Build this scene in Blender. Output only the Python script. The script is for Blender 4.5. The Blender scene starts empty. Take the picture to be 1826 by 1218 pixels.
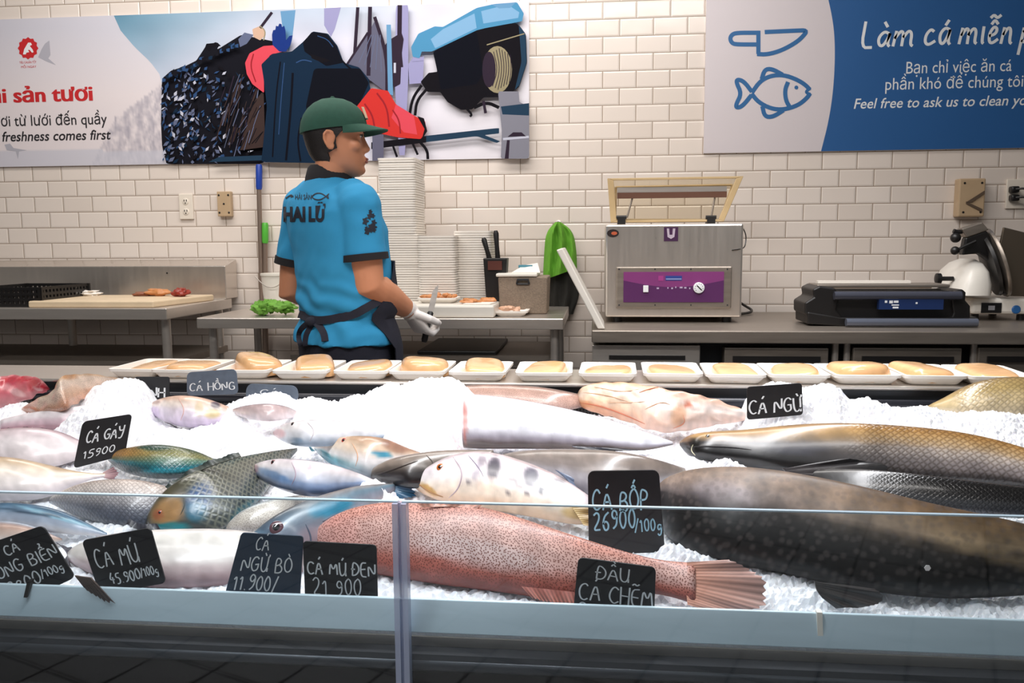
import bpy, bmesh, math, random, unicodedata
from mathutils import Vector as V, Matrix, noise
from mathutils.bvhtree import BVHTree
random.seed(7)
SC = bpy.context.scene
COL = SC.collection
R = math.radians

# ------------------------------------------------------------------ camera, world, lights, exposure
PSI, TH, RHO, FPX, CZ = R(5.74), R(6.77), .007, 1500., 1.22
_f = V((-math.sin(PSI)*math.cos(TH), math.cos(PSI)*math.cos(TH), -math.sin(TH)))
_r0 = V((math.cos(PSI), math.sin(PSI), 0)); _u0 = _r0.cross(_f)
_r = _r0*math.cos(RHO)-_u0*math.sin(RHO); _u = _u0*math.cos(RHO)+_r0*math.sin(RHO)
CAMP = V((0, 0, CZ))
cd = bpy.data.cameras.new('camera'); cam = bpy.data.objects.new('camera', cd); COL.objects.link(cam)
cd.sensor_width = 36; cd.lens = FPX/1826*36; cd.clip_start = .05
cam.matrix_world = Matrix(((_r.x, _u.x, -_f.x, 0), (_r.y, _u.y, -_f.y, 0), (_r.z, _u.z, -_f.z, CZ), (0, 0, 0, 1)))
SC.camera = cam
SC.view_settings.view_transform = 'Standard'; SC.view_settings.look = 'None'
SC.view_settings.exposure = 0.0; SC.view_settings.gamma = 1; SC.view_settings.use_curve_mapping = False

W = bpy.data.worlds.new('world'); SC.world = W; W.use_nodes = True
W.node_tree.nodes['Background'].inputs[0].default_value = (.95, .93, .90, 1)
W.node_tree.nodes['Background'].inputs[1].default_value = .09

def area(name, loc, target, sx, sy, power, col=(1, 1, 1), spread=180):
    l = bpy.data.lights.new(name, 'AREA'); l.shape = 'RECTANGLE'; l.size = sx; l.size_y = sy
    l.energy = power; l.color = col; l.spread = R(spread)
    o = bpy.data.objects.new(name, l); COL.objects.link(o); o.location = loc
    o.rotation_euler = (V(target)-V(loc)).to_track_quat('-Z', 'Y').to_euler()
    return o
area('ceiling_light_back', (-1.0, 2.95, 3.0), (-1.0, 3.5, 0), 3.2, .5, 50, (1, .95, .905))
area('case_light', (-.05, 1.70, 2.15), (0, 1.66, .7), 3.6, .2, 33, (.97, .975, 1.0), 125)
area('ceiling_light_aisle', (-.9, .9, 3.15), (-.9, 3.5, .95), 4.0, .3, 32, (1, .955, .915), 130)
area('ceiling_light_hall', (0, -1.6, 3.3), (0, -1.4, 0), 5, 2.5, 26, (.93, .96, 1.0))

# ------------------------------------------------------------------ helpers
def ray(x, y): return _f+_r*((x-913)/FPX)-_u*((y-609)/FPX)
def at(x, y, Y): d = ray(x, y); return CAMP+d*(Y/d.y)
def atz(x, y, z): d = ray(x, y); return CAMP+d*((z-CZ)/d.z)
def px(p):
    d = V(p)-CAMP; w = d.dot(_f); return 913+FPX*d.dot(_r)/w, 609-FPX*d.dot(_u)/w
BZ, BS = .655, .13                                             # the bed of the case: z = BZ + BS*(Y-1.27)
def bedz(Y): return BZ+BS*(Y-1.27)
def bed(x, y, h=0):
    d = ray(x, y); t = (BZ+h-BS*1.27-CZ)/(d.z-BS*d.y); return CAMP+d*t
def lin(c):
    return tuple(((v/255)/12.92 if v/255 <= .04045 else ((v/255+.055)/1.055)**2.4) for v in c)

def mat(name, c, rough=.5, metal=0, spec=.5, coat=0, noise_s=0, noise_a=.15, bump=0, bump_s=200, stretch=None, alpha=None, trans=0, emit=0):
    m = bpy.data.materials.new(name); m.use_nodes = True; nt = m.node_tree; b = nt.nodes['Principled BSDF']
    L = lin(c)+(1,)
    b.inputs['Base Color'].default_value = L; b.inputs['Roughness'].default_value = rough; b.inputs['Metallic'].default_value = metal
    b.inputs['Specular IOR Level'].default_value = spec; b.inputs['Coat Weight'].default_value = coat
    b.inputs['Transmission Weight'].default_value = trans
    tc = nt.nodes.new('ShaderNodeTexCoord')
    mp = nt.nodes.new('ShaderNodeMapping'); nt.links.new(tc.outputs['Object'], mp.inputs[0])
    if stretch: mp.inputs['Scale'].default_value = stretch
    if noise_s:
        n = nt.nodes.new('ShaderNodeTexNoise'); n.inputs['Scale'].default_value = noise_s; n.inputs['Detail'].default_value = 5
        nt.links.new(mp.outputs[0], n.inputs[0])
        mx = nt.nodes.new('ShaderNodeMix'); mx.data_type = 'RGBA'
        mx.inputs[6].default_value = tuple(v*(1-noise_a) for v in L[:3])+(1,); mx.inputs[7].default_value = tuple(min(1, v*(1+noise_a)) for v in L[:3])+(1,)
        nt.links.new(n.outputs[0], mx.inputs[0]); nt.links.new(mx.outputs[2], b.inputs['Base Color'])
        if metal > .5:
            mr = nt.nodes.new('ShaderNodeMapRange'); mr.inputs[3].default_value = rough*.75; mr.inputs[4].default_value = rough*1.3
            nt.links.new(n.outputs[0], mr.inputs[0]); nt.links.new(mr.outputs[0], b.inputs['Roughness'])
    if bump:
        n2 = nt.nodes.new('ShaderNodeTexNoise'); n2.inputs['Scale'].default_value = bump_s; n2.inputs['Detail'].default_value = 4
        nt.links.new(mp.outputs[0], n2.inputs[0])
        bp = nt.nodes.new('ShaderNodeBump'); bp.inputs['Strength'].default_value = bump; bp.inputs['Distance'].default_value = .003
        nt.links.new(n2.outputs[0], bp.inputs['Height']); nt.links.new(bp.outputs[0], b.inputs['Normal'])
    return m

WL = {}
def wl(o): return WL.get(o.name, V((0, 0, 0))) if o else V((0, 0, 0))
def tag(o, label=None, cat=None, group=None, kind=None):
    if label: o['label'] = label
    if cat: o['category'] = cat
    if group: o['group'] = group
    if kind: o['kind'] = kind
    return o
def thing(name, loc, label, cat, group=None):
    o = bpy.data.objects.new(name, None); COL.objects.link(o); o.location = loc; o.empty_display_size = .05
    WL[o.name] = V(loc); return tag(o, label, cat, group)

class MB:
    def __init__(s): s.v = []; s.f = []; s.m = []; s.uv = None; s.c = None; s.cm = 0
    def add(s, vs, fs, m=None):
        k = len(s.v); s.v += [V(p) for p in vs]; s.f += [tuple(i+k for i in f) for f in fs]; s.m += [s.cm if m is None else m]*len(fs); return s
    def hexa(s, p, m=None): return s.add(p, [(0, 3, 2, 1), (4, 5, 6, 7), (0, 1, 5, 4), (1, 2, 6, 5), (2, 3, 7, 6), (3, 0, 4, 7)], m)
    def bx(s, x0, x1, y0, y1, z0, z1, m=None):
        return s.hexa([(x0, y0, z0), (x1, y0, z0), (x1, y1, z0), (x0, y1, z0), (x0, y0, z1), (x1, y0, z1), (x1, y1, z1), (x0, y1, z1)], m)
    def rings(s, rs, cap=True, closed=False, m=None):
        n = len(rs[0]); k = len(s.v); fs = []
        vs = [p for r in rs for p in r]; q = len(rs)
        for i in range(q if closed else q-1):
            a, b = i*n, ((i+1) % q)*n
            for j in range(n): fs.append((a+j, a+(j+1) % n, b+(j+1) % n, b+j))
        if cap and not closed: fs.append(tuple(range(n))[::-1]); fs.append(tuple((q-1)*n+j for j in range(n)))
        return s.add(vs, fs, m)
    def tube(s, pts, r, n=10, cap=True, m=None, flat=None):
        pts = [V(p) for p in pts]; rs = []; N = len(pts)
        rr = r if isinstance(r, (list, tuple)) else [r]*N
        ref = None
        for i, p in enumerate(pts):
            t = (pts[min(i+1, N-1)]-pts[max(i-1, 0)]).normalized()
            if ref is None:
                ref = V((0, 0, 1)) if abs(t.z) < .9 else V((1, 0, 0))
            a = ref-t*ref.dot(t)
            a = a.normalized() if a.length > 1e-6 else t.orthogonal().normalized()
            ref = a; b = t.cross(a); fl = flat or 1
            rs.append([p+a*(math.cos(2*math.pi*j/n)*rr[i])+b*(math.sin(2*math.pi*j/n)*rr[i]*fl) for j in range(n)])
        return s.rings(rs, cap, m=m)
    def lathe(s, c, axis, prof, n=24, m=None):                       # prof = [(radius, height)...]
        c = V(c); a = V(axis).normalized(); u = a.orthogonal().normalized(); w = a.cross(u)
        return s.rings([[c+a*h+(u*math.cos(2*math.pi*j/n)+w*math.sin(2*math.pi*j/n))*max(r, 1e-5) for j in range(n)] for r, h in prof], True, m=m)
    def ball(s, c, r, n=16, k=10, axes=None, m=None):
        c = V(c); ax = axes or (V((1, 0, 0)), V((0, 1, 0)), V((0, 0, 1)))
        rx, ry, rz = r if isinstance(r, (tuple, list)) else (r, r, r)
        rs = []
        for i in range(k+1):
            t = math.pi*i/k; q = max(math.sin(t), .01)
            rs.append([c+ax[0]*(rx*q*math.cos(2*math.pi*j/n))+ax[1]*(ry*q*math.sin(2*math.pi*j/n))+ax[2]*(-rz*math.cos(t)) for j in range(n)])
        return s.rings(rs, True, m=m)
    def prism(s, poly, d, m=None):                                    # polygon of 3D points extruded by vector d
        n = len(poly); d = V(d); vs = [V(p) for p in poly]+[V(p)+d for p in poly]
        fs = [tuple(range(n)), tuple(range(2*n-1, n-1, -1))]+[(i, i+n, (i+1) % n+n, (i+1) % n) for i in range(n)]
        return s.add(vs, fs, m)
    def build(s, name, mats, parent=None, smooth=True, bevel=0, sub=0, local=False, fixn=True, ang=40):
        me = bpy.data.meshes.new(name)
        if not isinstance(mats, (list, tuple)): mats = [mats]
        if local: off = V((0, 0, 0))
        elif parent: off = wl(parent)
        else:
            lo = V((min(p.x for p in s.v), min(p.y for p in s.v), min(p.z for p in s.v))); hi = V((max(p.x for p in s.v), max(p.y for p in s.v), 0))
            off = V(((lo.x+hi.x)/2, (lo.y+hi.y)/2, lo.z))
        me.from_pydata([p-off for p in s.v], [], s.f)
        for m in mats: me.materials.append(m)
        for p, i in zip(me.polygons, s.m): p.material_index = i; p.use_smooth = smooth
        if s.uv:
            ul = me.uv_layers.new(name='UVMap')
            for lp in me.loops: ul.data[lp.index].uv = s.uv[lp.vertex_index]
        if s.c:
            ca = me.color_attributes.new('Col', 'FLOAT_COLOR', 'POINT')
            for i, c in enumerate(s.c): ca.data[i].color = tuple(c)+(1,)
        if fixn:
            bm = bmesh.new(); bm.from_mesh(me); bmesh.ops.recalc_face_normals(bm, faces=bm.faces); bm.to_mesh(me); bm.free()
        if smooth: me.set_sharp_from_angle(angle=R(ang))
        me.update()
        o = bpy.data.objects.new(name, me); COL.objects.link(o)
        if parent: o.parent = parent; WL[o.name] = off
        else: o.location = off if not local else (0, 0, 0); WL[o.name] = V(off)
        if bevel:
            b = o.modifiers.new('bevel', 'BEVEL'); b.width = bevel; b.segments = 2; b.limit_method = 'ANGLE'; b.angle_limit = R(50)
        if sub:
            b = o.modifiers.new('sub', 'SUBSURF'); b.levels = sub; b.render_levels = sub
        return o

def remeshed(mb, voxel, smooth=3):
    """fuse overlapping shapes into one continuous skin; returns (verts, faces) in the same coordinates"""
    me = bpy.data.meshes.new('t'); me.from_pydata([tuple(p) for p in mb.v], [], mb.f)
    bm = bmesh.new(); bm.from_mesh(me); bmesh.ops.recalc_face_normals(bm, faces=bm.faces); bm.to_mesh(me); bm.free()
    o = bpy.data.objects.new('t', me); COL.objects.link(o)
    r = o.modifiers.new('r', 'REMESH'); r.mode = 'VOXEL'; r.voxel_size = voxel
    k = o.modifiers.new('s', 'SMOOTH'); k.iterations = smooth; k.factor = .5
    dg = bpy.context.evaluated_depsgraph_get(); e = bpy.data.meshes.new_from_object(o.evaluated_get(dg))
    vs = [v.co.copy() for v in e.vertices]; fs = [tuple(p.vertices) for p in e.polygons]; ns = [v.normal.copy() for v in e.vertices]
    bpy.data.objects.remove(o); bpy.data.meshes.remove(me); bpy.data.meshes.remove(e)
    return vs, fs, ns

def copy_tree(o, parent=None):
    c = o.copy(); COL.objects.link(c)
    if parent: c.parent = parent
    for ch in list(o.children): copy_tree(ch, c)
    return c

def chaikin(p, k=2, closed=False):
    for _ in range(k):
        q = []
        n = len(p)
        for i in range(n if closed else n-1):
            a, b = p[i], p[(i+1) % n]
            q += [tuple(a[j]*.75+b[j]*.25 for j in range(len(a))), tuple(a[j]*.25+b[j]*.75 for j in range(len(a)))]
        p = q if closed else [p[0]]+q+[p[-1]]
    return p
def resample(p, n):
    L = [0]
    for a, b in zip(p, p[1:]): L.append(L[-1]+math.dist(a, b))
    out = []; k = 0
    for i in range(n):
        t = L[-1]*i/(n-1)
        while k < len(p)-2 and L[k+1] < t: k += 1
        w = 0 if L[k+1] == L[k] else min(1, (t-L[k])/(L[k+1]-L[k]))
        out.append(tuple(a+(b-a)*w for a, b in zip(p[k], p[k+1])))
    return out
def ribbon2d(pts, w):                                              # polyline in 2D -> list of quads (each 4 2D points)
    out = []
    n = len(pts); L = []; Rr = []
    for i, p in enumerate(pts):
        a = pts[max(i-1, 0)]; b = pts[min(i+1, n-1)]
        dx, dy = b[0]-a[0], b[1]-a[1]; l = math.hypot(dx, dy) or 1
        L.append((p[0]-dy/l*w/2, p[1]+dx/l*w/2)); Rr.append((p[0]+dy/l*w/2, p[1]-dx/l*w/2))
    return L, Rr

# ------------------------------------------------------------------ hand lettering: strokes on a unit-high box
G = {
'A': (.6, [[(0, 0), (.3, 1), (.6, 0)], [(.1, .36), (.52, .36)]]),
'B': (.52, [[(0, 0), (0, 1), (.34, .98), (.46, .78), (.3, .55), (.02, .52)], [(.3, .55), (.52, .38), (.5, .12), (.3, 0), (0, 0)]]),
'C': (.55, [[(.55, .82), (.38, 1), (.14, .88), (0, .5), (.1, .14), (.3, 0), (.56, .12)]]),
'D': (.56, [[(0, 0), (0, 1), (.3, .95), (.55, .68), (.55, .3), (.3, .05), (0, 0)]]),
'Đ': (.56, [[(0, 0), (0, 1), (.3, .95), (.55, .68), (.55, .3), (.3, .05), (0, 0)], [(-.12, .5), (.24, .5)]]),
'E': (.46, [[(.46, 1), (0, 1), (0, 0), (.46, 0)], [(0, .52), (.4, .52)]]),
'G': (.58, [[(.55, .82), (.38, 1), (.14, .88), (0, .5), (.1, .14), (.3, 0), (.56, .12), (.56, .46)], [(.32, .46), (.6, .46)]]),
'H': (.52, [[(0, 0), (0, 1)], [(.52, 0), (.52, 1)], [(0, .5), (.52, .5)]]),
'I': (.1, [[(.05, 0), (.05, 1)]]),
'L': (.42, [[(0, 1), (0, 0), (.42, 0)]]),
'M': (.66, [[(0, 0), (.08, 1), (.33, .3), (.58, 1), (.66, 0)]]),
'N': (.54, [[(0, 0), (0, 1), (.54, 0), (.54, 1)]]),
'O': (.58, [[(.3, 1), (.08, .82), (0, .48), (.1, .14), (.3, 0), (.5, .14), (.58, .5), (.5, .85), (.3, 1)]]),
'P': (.5, [[(0, 0), (0, 1), (.34, .98), (.5, .76), (.36, .52), (0, .46)]]),
'S': (.5, [[(.48, .85), (.28, 1), (.06, .85), (.1, .6), (.42, .42), (.46, .14), (.24, 0), (0, .14)]]),
'U': (.54, [[(0, 1), (.02, .3), (.16, .03), (.36, .03), (.52, .28), (.54, 1)], [(.54, .3), (.54, 0)]]),
'Y': (.54, [[(0, 1), (.1, .6), (.3, .5), (.52, .62)], [(.54, 1), (.5, .2), (.3, -.2), (.06, -.12)]]),
'0': (.44, [[(.22, 1), (.04, .8), (0, .4), (.12, .04), (.3, .04), (.44, .4), (.38, .85), (.22, 1)]]),
'1': (.28, [[(0, .7), (.2, 1), (.2, 0)]]),
'2': (.46, [[(.02, .8), (.2, 1), (.42, .85), (.36, .5), (0, .02), (.48, .02)]]),
'3': (.42, [[(.02, .92), (.26, 1), (.4, .8), (.14, .54), (.42, .36), (.34, .06), (0, .06)]]),
'4': (.48, [[(.3, 1), (0, .36), (.5, .36)], [(.36, .62), (.34, 0)]]),
'5': (.44, [[(.44, 1), (.08, 1), (.06, .58), (.32, .6), (.42, .3), (.26, .02), (0, .06)]]),
'6': (.44, [[(.4, .95), (.14, .7), (0, .3), (.16, 0), (.38, .1), (.42, .36), (.22, .5), (.02, .3)]]),
'8': (.42, [[(.22, .54), (.04, .76), (.2, 1), (.38, .8), (.22, .54), (.02, .26), (.2, 0), (.42, .24), (.22, .54)]]),
'9': (.42, [[(.4, .72), (.2, .5), (.02, .7), (.16, 1), (.38, .9), (.4, .6), (.34, .2), (.1, 0)]]),
'/': (.34, [[(0, -.1), (.36, 1.05)]]),
'.': (.14, [[(.05, 0), (.09, .03)]]),
'-': (.4, [[(.02, .5), (.38, .5)]]),
' ': (.28, []),
'a': (.46, [[(.4, .52), (.2, .6), (.02, .36), (.08, .06), (.24, .02), (.4, .4), (.42, .6), (.4, .1), (.5, 0)]]),
'c': (.42, [[(.36, .5), (.22, .6), (.04, .4), (.04, .12), (.2, 0), (.46, .16)]]),
'e': (.42, [[(.03, .26), (.3, .32), (.34, .52), (.18, .6), (.03, .36), (.08, .06), (.22, 0), (.44, .14)]]),
'g': (.44, [[(.4, .52), (.2, .6), (.04, .36), (.14, .06), (.38, .3), (.4, .55), (.36, -.2), (.16, -.36), (.02, -.2)]]),
'h': (.44, [[(0, 0), (.06, 1)], [(.02, .3), (.24, .6), (.38, .5), (.38, 0)]]),
'i': (.14, [[(.05, .6), (.06, .06), (.14, 0)]]),
'm': (.72, [[(0, 0), (.04, .6)], [(.03, .3), (.2, .6), (.33, .5), (.33, 0)], [(.33, .32), (.5, .6), (.64, .48), (.64, .06), (.74, 0)]]),
'n': (.42, [[(0, 0), (.04, .6)], [(.03, .3), (.2, .6), (.34, .5), (.34, .06), (.44, 0)]]),
'p': (.44, [[(.02, .6), (0, -.45)], [(.02, .4), (.22, .62), (.42, .4), (.36, .1), (.14, 0), (.02, .12)]]),
}
MARK = {'\u0301': [[(.0, .1), (.14, .3)]], '\u0300': [[(.0, .3), (.12, .1)]], '\u0302': [[(-.12, .08), (.02, .26), (.16, .08)]],
        '\u0303': [[(-.2, .12), (-.06, .24), (.08, .1), (.24, .22)]], '\u0309': [[(-.02, .3), (.1, .3), (.1, .18), (.04, .08)]],
        '\u0323': [[(.0, -1.2), (.05, -1.18)]], '\u031b': [[(.26, -.02), (.38, .08), (.36, .2)]]}
def strokes(text, jit=.02, gap=.16, slant=0):
    out = []; x = 0
    for ch in text:
        d = unicodedata.normalize('NFD', ch) if ch not in G else ch
        g, st = G[d[0]]
        top = 1 if (d[0].isupper() or d[0].isdigit()) else .62
        sc = 1+random.uniform(-.06, .06); dy = random.uniform(-jit, jit)*2
        for s in st: out.append([(x+a+random.uniform(-jit, jit)+slant*b, (b*sc+dy+random.uniform(-jit, jit))) for a, b in s])
        mx = x+g*.5-.03; my = top
        for k in d[1:]:
            for s in MARK[k]: out.append([(mx+a+slant*my, my+b) for a, b in s])
            if k in '\u0302': my += .2
        x += g+gap
    return out, x-gap
def strokes_mesh(mb, frame, text, x0, y0, h, w, stroke, m=0, **kw):
    """frame(u,v)->3D point.  The line is fitted to width w (or natural when None)."""
    st, tw = strokes(text, **kw); sx = h if w is None else w/tw
    for s in st:
        p = chaikin(s, 2) if len(s) > 2 else s
        L, Q = ribbon2d([(x0+a*sx, y0+b*h) for a, b in p], stroke)
        vs = [frame(*a) for a in L]+[frame(*a) for a in Q]; n = len(L)
        mb.add(vs, [(i, i+1, n+i+1, n+i) for i in range(n-1)], m)

def text_mesh(txt, size=1, shear=0, offset=0, space=1):
    """flat printed lettering: returns (verts2d, faces, width)"""
    c = bpy.data.curves.new('t', 'FONT'); c.body = txt; c.size = size; c.shear = shear; c.offset = offset; c.space_character = space; c.resolution_u = 3
    o = bpy.data.objects.new('t', c); COL.objects.link(o)
    dg = bpy.context.evaluated_depsgraph_get(); me = bpy.data.meshes.new_from_object(o.evaluated_get(dg))
    vs = [(v.co.x, v.co.y) for v in me.vertices]; fs = [tuple(p.vertices) for p in me.polygons]
    bpy.data.objects.remove(o); bpy.data.curves.remove(c); bpy.data.meshes.remove(me)
    return vs, fs
def text_on(mb, txt, frame, x0, y0, h, w=None, m=0, shear=0, offset=0, align=0):
    vs, fs = text_mesh(txt, 1, shear, offset)
    xa = min(v[0] for v in vs); xb = max(v[0] for v in vs); k = h/.72
    sx = k if w is None else w/(xb-xa)
    if align == 1: x0 = x0-(xb-xa)*sx
    mb.add([frame(x0+(a-xa)*sx, y0+b*k) for a, b in vs], fs, m)
def word_groups(vs, fs, gap=.16):
    """split printed lettering into words: groups of faces separated by a gap in x"""
    iv = sorted((min(vs[i][0] for i in f), max(vs[i][0] for i in f), f) for f in fs); out = []; end = -1e9
    for a, b, f in iv:
        if a > end+gap: out.append([])
        out[-1].append(f); end = max(end, b)
    return out

# ------------------------------------------------------------------ materials
M = {}
def brick_mat():
    m = bpy.data.materials.new('subway_tile'); m.use_nodes = True; nt = m.node_tree; b = nt.nodes['Principled BSDF']
    tc = nt.nodes.new('ShaderNodeTexCoord'); sp = nt.nodes.new('ShaderNodeSeparateXYZ'); cb = nt.nodes.new('ShaderNodeCombineXYZ')
    nt.links.new(tc.outputs['Object'], sp.inputs[0])
    ax = nt.nodes.new('ShaderNodeMath'); ax.inputs[1].default_value = .671+.076*40+.0005; nt.links.new(sp.outputs[0], ax.inputs[0])
    az = nt.nodes.new('ShaderNodeMath'); az.inputs[1].default_value = -1.457+.0765*40; nt.links.new(sp.outputs[2], az.inputs[0])
    nt.links.new(ax.outputs[0], cb.inputs[0]); nt.links.new(az.outputs[0], cb.inputs[1])
    def brick(mort, sm):
        t = nt.nodes.new('ShaderNodeTexBrick'); t.offset = .5; t.inputs['Scale'].default_value = 1
        t.inputs['Brick Width'].default_value = .1525; t.inputs['Row Height'].default_value = .0765
        t.inputs['Mortar Size'].default_value = mort; t.inputs['Mortar Smooth'].default_value = sm; t.inputs['Bias'].default_value = 0
        nt.links.new(cb.outputs[0], t.inputs[0]); return t
    t = brick(.0016, .1)
    t.inputs['Color1'].default_value = lin((234, 223, 214))+(1,); t.inputs['Color2'].default_value = lin((225, 213, 203))+(1,); t.inputs['Mortar'].default_value = lin((150, 132, 114))+(1,)
    nt.links.new(t.outputs[0], b.inputs['Base Color'])
    t2 = brick(.0085, 1.0)
    inv = nt.nodes.new('ShaderNodeMath'); inv.operation = 'SUBTRACT'; inv.inputs[0].default_value = 1; nt.links.new(t2.outputs['Fac'], inv.inputs[1])
    n = nt.nodes.new('ShaderNodeTexNoise'); n.inputs['Scale'].default_value = 9; nt.links.new(tc.outputs['Object'], n.inputs[0])
    ad = nt.nodes.new('ShaderNodeMath'); ad.operation = 'MULTIPLY_ADD'; ad.inputs[1].default_value = .5; nt.links.new(n.outputs[0], ad.inputs[0]); nt.links.new(inv.outputs[0], ad.inputs[2])
    bp = nt.nodes.new('ShaderNodeBump'); bp.inputs['Strength'].default_value = .55; bp.inputs['Distance'].default_value = .003
    nt.links.new(ad.outputs[0], bp.inputs['Height']); nt.links.new(bp.outputs[0], b.inputs['Normal'])
    b.inputs['Roughness'].default_value = .16
    return m
def grid_floor():
    m = bpy.data.materials.new('shop_floor_tile'); m.use_nodes = True; nt = m.node_tree; b = nt.nodes['Principled BSDF']
    tc = nt.nodes.new('ShaderNodeTexCoord'); mp = nt.nodes.new('ShaderNodeMapping'); mp.inputs['Rotation'].default_value = (0, 0, R(-22.4))
    nt.links.new(tc.outputs['Object'], mp.inputs[0])
    t = nt.nodes.new('ShaderNodeTexBrick'); t.offset = 0; t.inputs['Scale'].default_value = 1; t.inputs['Brick Width'].default_value = .22; t.inputs['Row Height'].default_value = .22
    t.inputs['Mortar Size'].default_value = .005; t.inputs['Mortar Smooth'].default_value = .1
    t.inputs['Color1'].default_value = lin((168, 166, 166))+(1,); t.inputs['Color2'].default_value = lin((158, 156, 156))+(1,); t.inputs['Mortar'].default_value = lin((40, 36, 34))+(1,)
    nt.links.new(mp.outputs[0], t.inputs[0]); nt.links.new(t.outputs[0], b.inputs['Base Color']); b.inputs['Roughness'].default_value = .45
    return m
def vcol(name, rough=.5, coat=0, bump=0, bump_s=100, metal=0, spec=.5):
    m = bpy.data.materials.new(name); m.use_nodes = True; nt = m.node_tree; b = nt.nodes['Principled BSDF']
    a = nt.nodes.new('ShaderNodeAttribute'); a.attribute_name = 'Col'
    nt.links.new(a.outputs['Color'], b.inputs['Base Color']); b.inputs['Roughness'].default_value = rough; b.inputs['Coat Weight'].default_value = coat
    b.inputs['Metallic'].default_value = metal; b.inputs['Specular IOR Level'].default_value = spec
    if bump:
        tc = nt.nodes.new('ShaderNodeTexCoord'); n2 = nt.nodes.new('ShaderNodeTexNoise'); n2.inputs['Scale'].default_value = bump_s
        nt.links.new(tc.outputs['Object'], n2.inputs[0]); bp = nt.nodes.new('ShaderNodeBump'); bp.inputs['Strength'].default_value = bump; bp.inputs['Distance'].default_value = .003
        nt.links.new(n2.outputs[0], bp.inputs['Height']); nt.links.new(bp.outputs[0], b.inputs['Normal'])
    return m
def glass_mat(name, tint=(1, 1, 1), rough=0, ior=1.45, clear=.9):
    m = bpy.data.materials.new(name); m.use_nodes = True; nt = m.node_tree; out = nt.nodes['Material Output']; nt.nodes.remove(nt.nodes['Principled BSDF'])
    tr = nt.nodes.new('ShaderNodeBsdfTransparent'); tr.inputs[0].default_value = tuple(tint)+(1,)
    gl = nt.nodes.new('ShaderNodeBsdfGlossy'); gl.inputs['Roughness'].default_value = rough
    fr = nt.nodes.new('ShaderNodeFresnel'); ge = nt.nodes.new('ShaderNodeNewGeometry'); mi = nt.nodes.new('ShaderNodeMix'); mi.inputs[2].default_value = ior; mi.inputs[3].default_value = 1/ior; nt.links.new(ge.outputs['Backfacing'], mi.inputs[0]); nt.links.new(mi.outputs[0], fr.inputs[0])
    mx = nt.nodes.new('ShaderNodeMixShader'); nt.links.new(fr.outputs[0], mx.inputs[0]); nt.links.new(tr.outputs[0], mx.inputs[1]); nt.links.new(gl.outputs[0], mx.inputs[2])
    nt.links.new(mx.outputs[0], out.inputs[0]); return m
M['tile'] = brick_mat(); M['floor'] = grid_floor()
M['steel'] = mat('brushed_steel', (214, 206, 198), .32, .8, noise_s=6, noise_a=.07, stretch=(1, 14, 14))
M['steel_bright'] = mat('polished_steel', (212, 204, 196), .3, .85, noise_s=4, noise_a=.05, stretch=(14, 1, 1))
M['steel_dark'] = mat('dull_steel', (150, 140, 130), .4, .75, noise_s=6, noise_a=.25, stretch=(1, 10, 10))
M['steel_lip'] = mat('tray_steel', (200, 218, 228), .45, .35, noise_s=5, noise_a=.18, stretch=(1, 6, 6))
M['black'] = mat('black_plastic', (24, 22, 22), .4, noise_s=30)
M['black_gloss'] = mat('gloss_black', (18, 18, 20), .18, coat=.4)
M['dark'] = mat('dark_coated_metal', (46, 48, 52), .45, .3, noise_s=14, noise_a=.2)
M['foam'] = mat('white_foam', (240, 234, 226), .6, noise_s=40, noise_a=.03)
M['foam2'] = mat('cream_foam', (238, 226, 208), .6, noise_s=40, noise_a=.03)
M['white_plastic'] = mat('white_plastic', (232, 226, 216), .35, noise_s=12, noise_a=.05)
M['board'] = mat('worn_cutting_board', (226, 204, 172), .5, noise_s=9, noise_a=.14, bump=.2, bump_s=60)
M['beige'] = mat('beige_plastic', (186, 160, 128), .45, noise_s=20, noise_a=.08)
M['ivory'] = mat('ivory_plastic', (232, 222, 208), .4)
M['green_cloth'] = mat('green_cloth', (104, 168, 48), .85, noise_s=30, noise_a=.25, bump=.5, bump_s=400)
M['leaf'] = mat('crumpled_green', (110, 165, 60), .7, noise_s=40, noise_a=.35)
M['dark_cloth'] = mat('dark_cloth', (34, 33, 30), .9, noise_s=50, noise_a=.3)
M['navy'] = mat('navy_cloth', (27, 28, 42), .85, noise_s=60, noise_a=.25, bump=.3, bump_s=500)
M['blue_shirt'] = mat('blue_pique', (42, 142, 190), .85, noise_s=14, noise_a=.08, bump=.25, bump_s=900)
M['black_cloth'] = mat('black_knit', (22, 20, 24), .85, noise_s=60, noise_a=.2, bump=.2, bump_s=800)
M['cap'] = mat('green_cap_cotton', (28, 72, 58), .85, noise_s=60, noise_a=.2, bump=.25, bump_s=700)
M['skin'] = mat('skin', (200, 136, 102), .5, noise_s=22, noise_a=.09)
M['hair'] = mat('black_hair', (22, 18, 18), .45, noise_s=90, noise_a=.4, bump=.5, bump_s=300)
M['glove'] = mat('white_glove', (232, 226, 222), .5, noise_s=30, noise_a=.05)
M['blue_plastic'] = mat('blue_plastic', (32, 66, 160), .35)
M['green_plastic'] = mat('green_plastic', (84, 178, 62), .35)
M['purple'] = mat('purple_panel', (128, 58, 116), .3, noise_s=5, noise_a=.1); M['purple_dark'] = mat('dark_purple_panel', (86, 42, 90), .3)
M['acrylic'] = glass_mat('lid_acrylic', (.95, .92, .85)); M['acrylic_edge'] = mat('yellowed_acrylic', (198, 172, 130), .25, noise_s=12, noise_a=.2)
M['glass'] = glass_mat('case_glass', (.90, .93, .94), 0, 1.5); M['glass_edge'] = mat('glass_edge', (176, 196, 208), .15, 0, 1.0)
M['white_ink'] = mat('white_paint', (232, 234, 236), .6); M['blue_ink'] = mat('pale_blue_paint', (160, 205, 225), .6)
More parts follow.
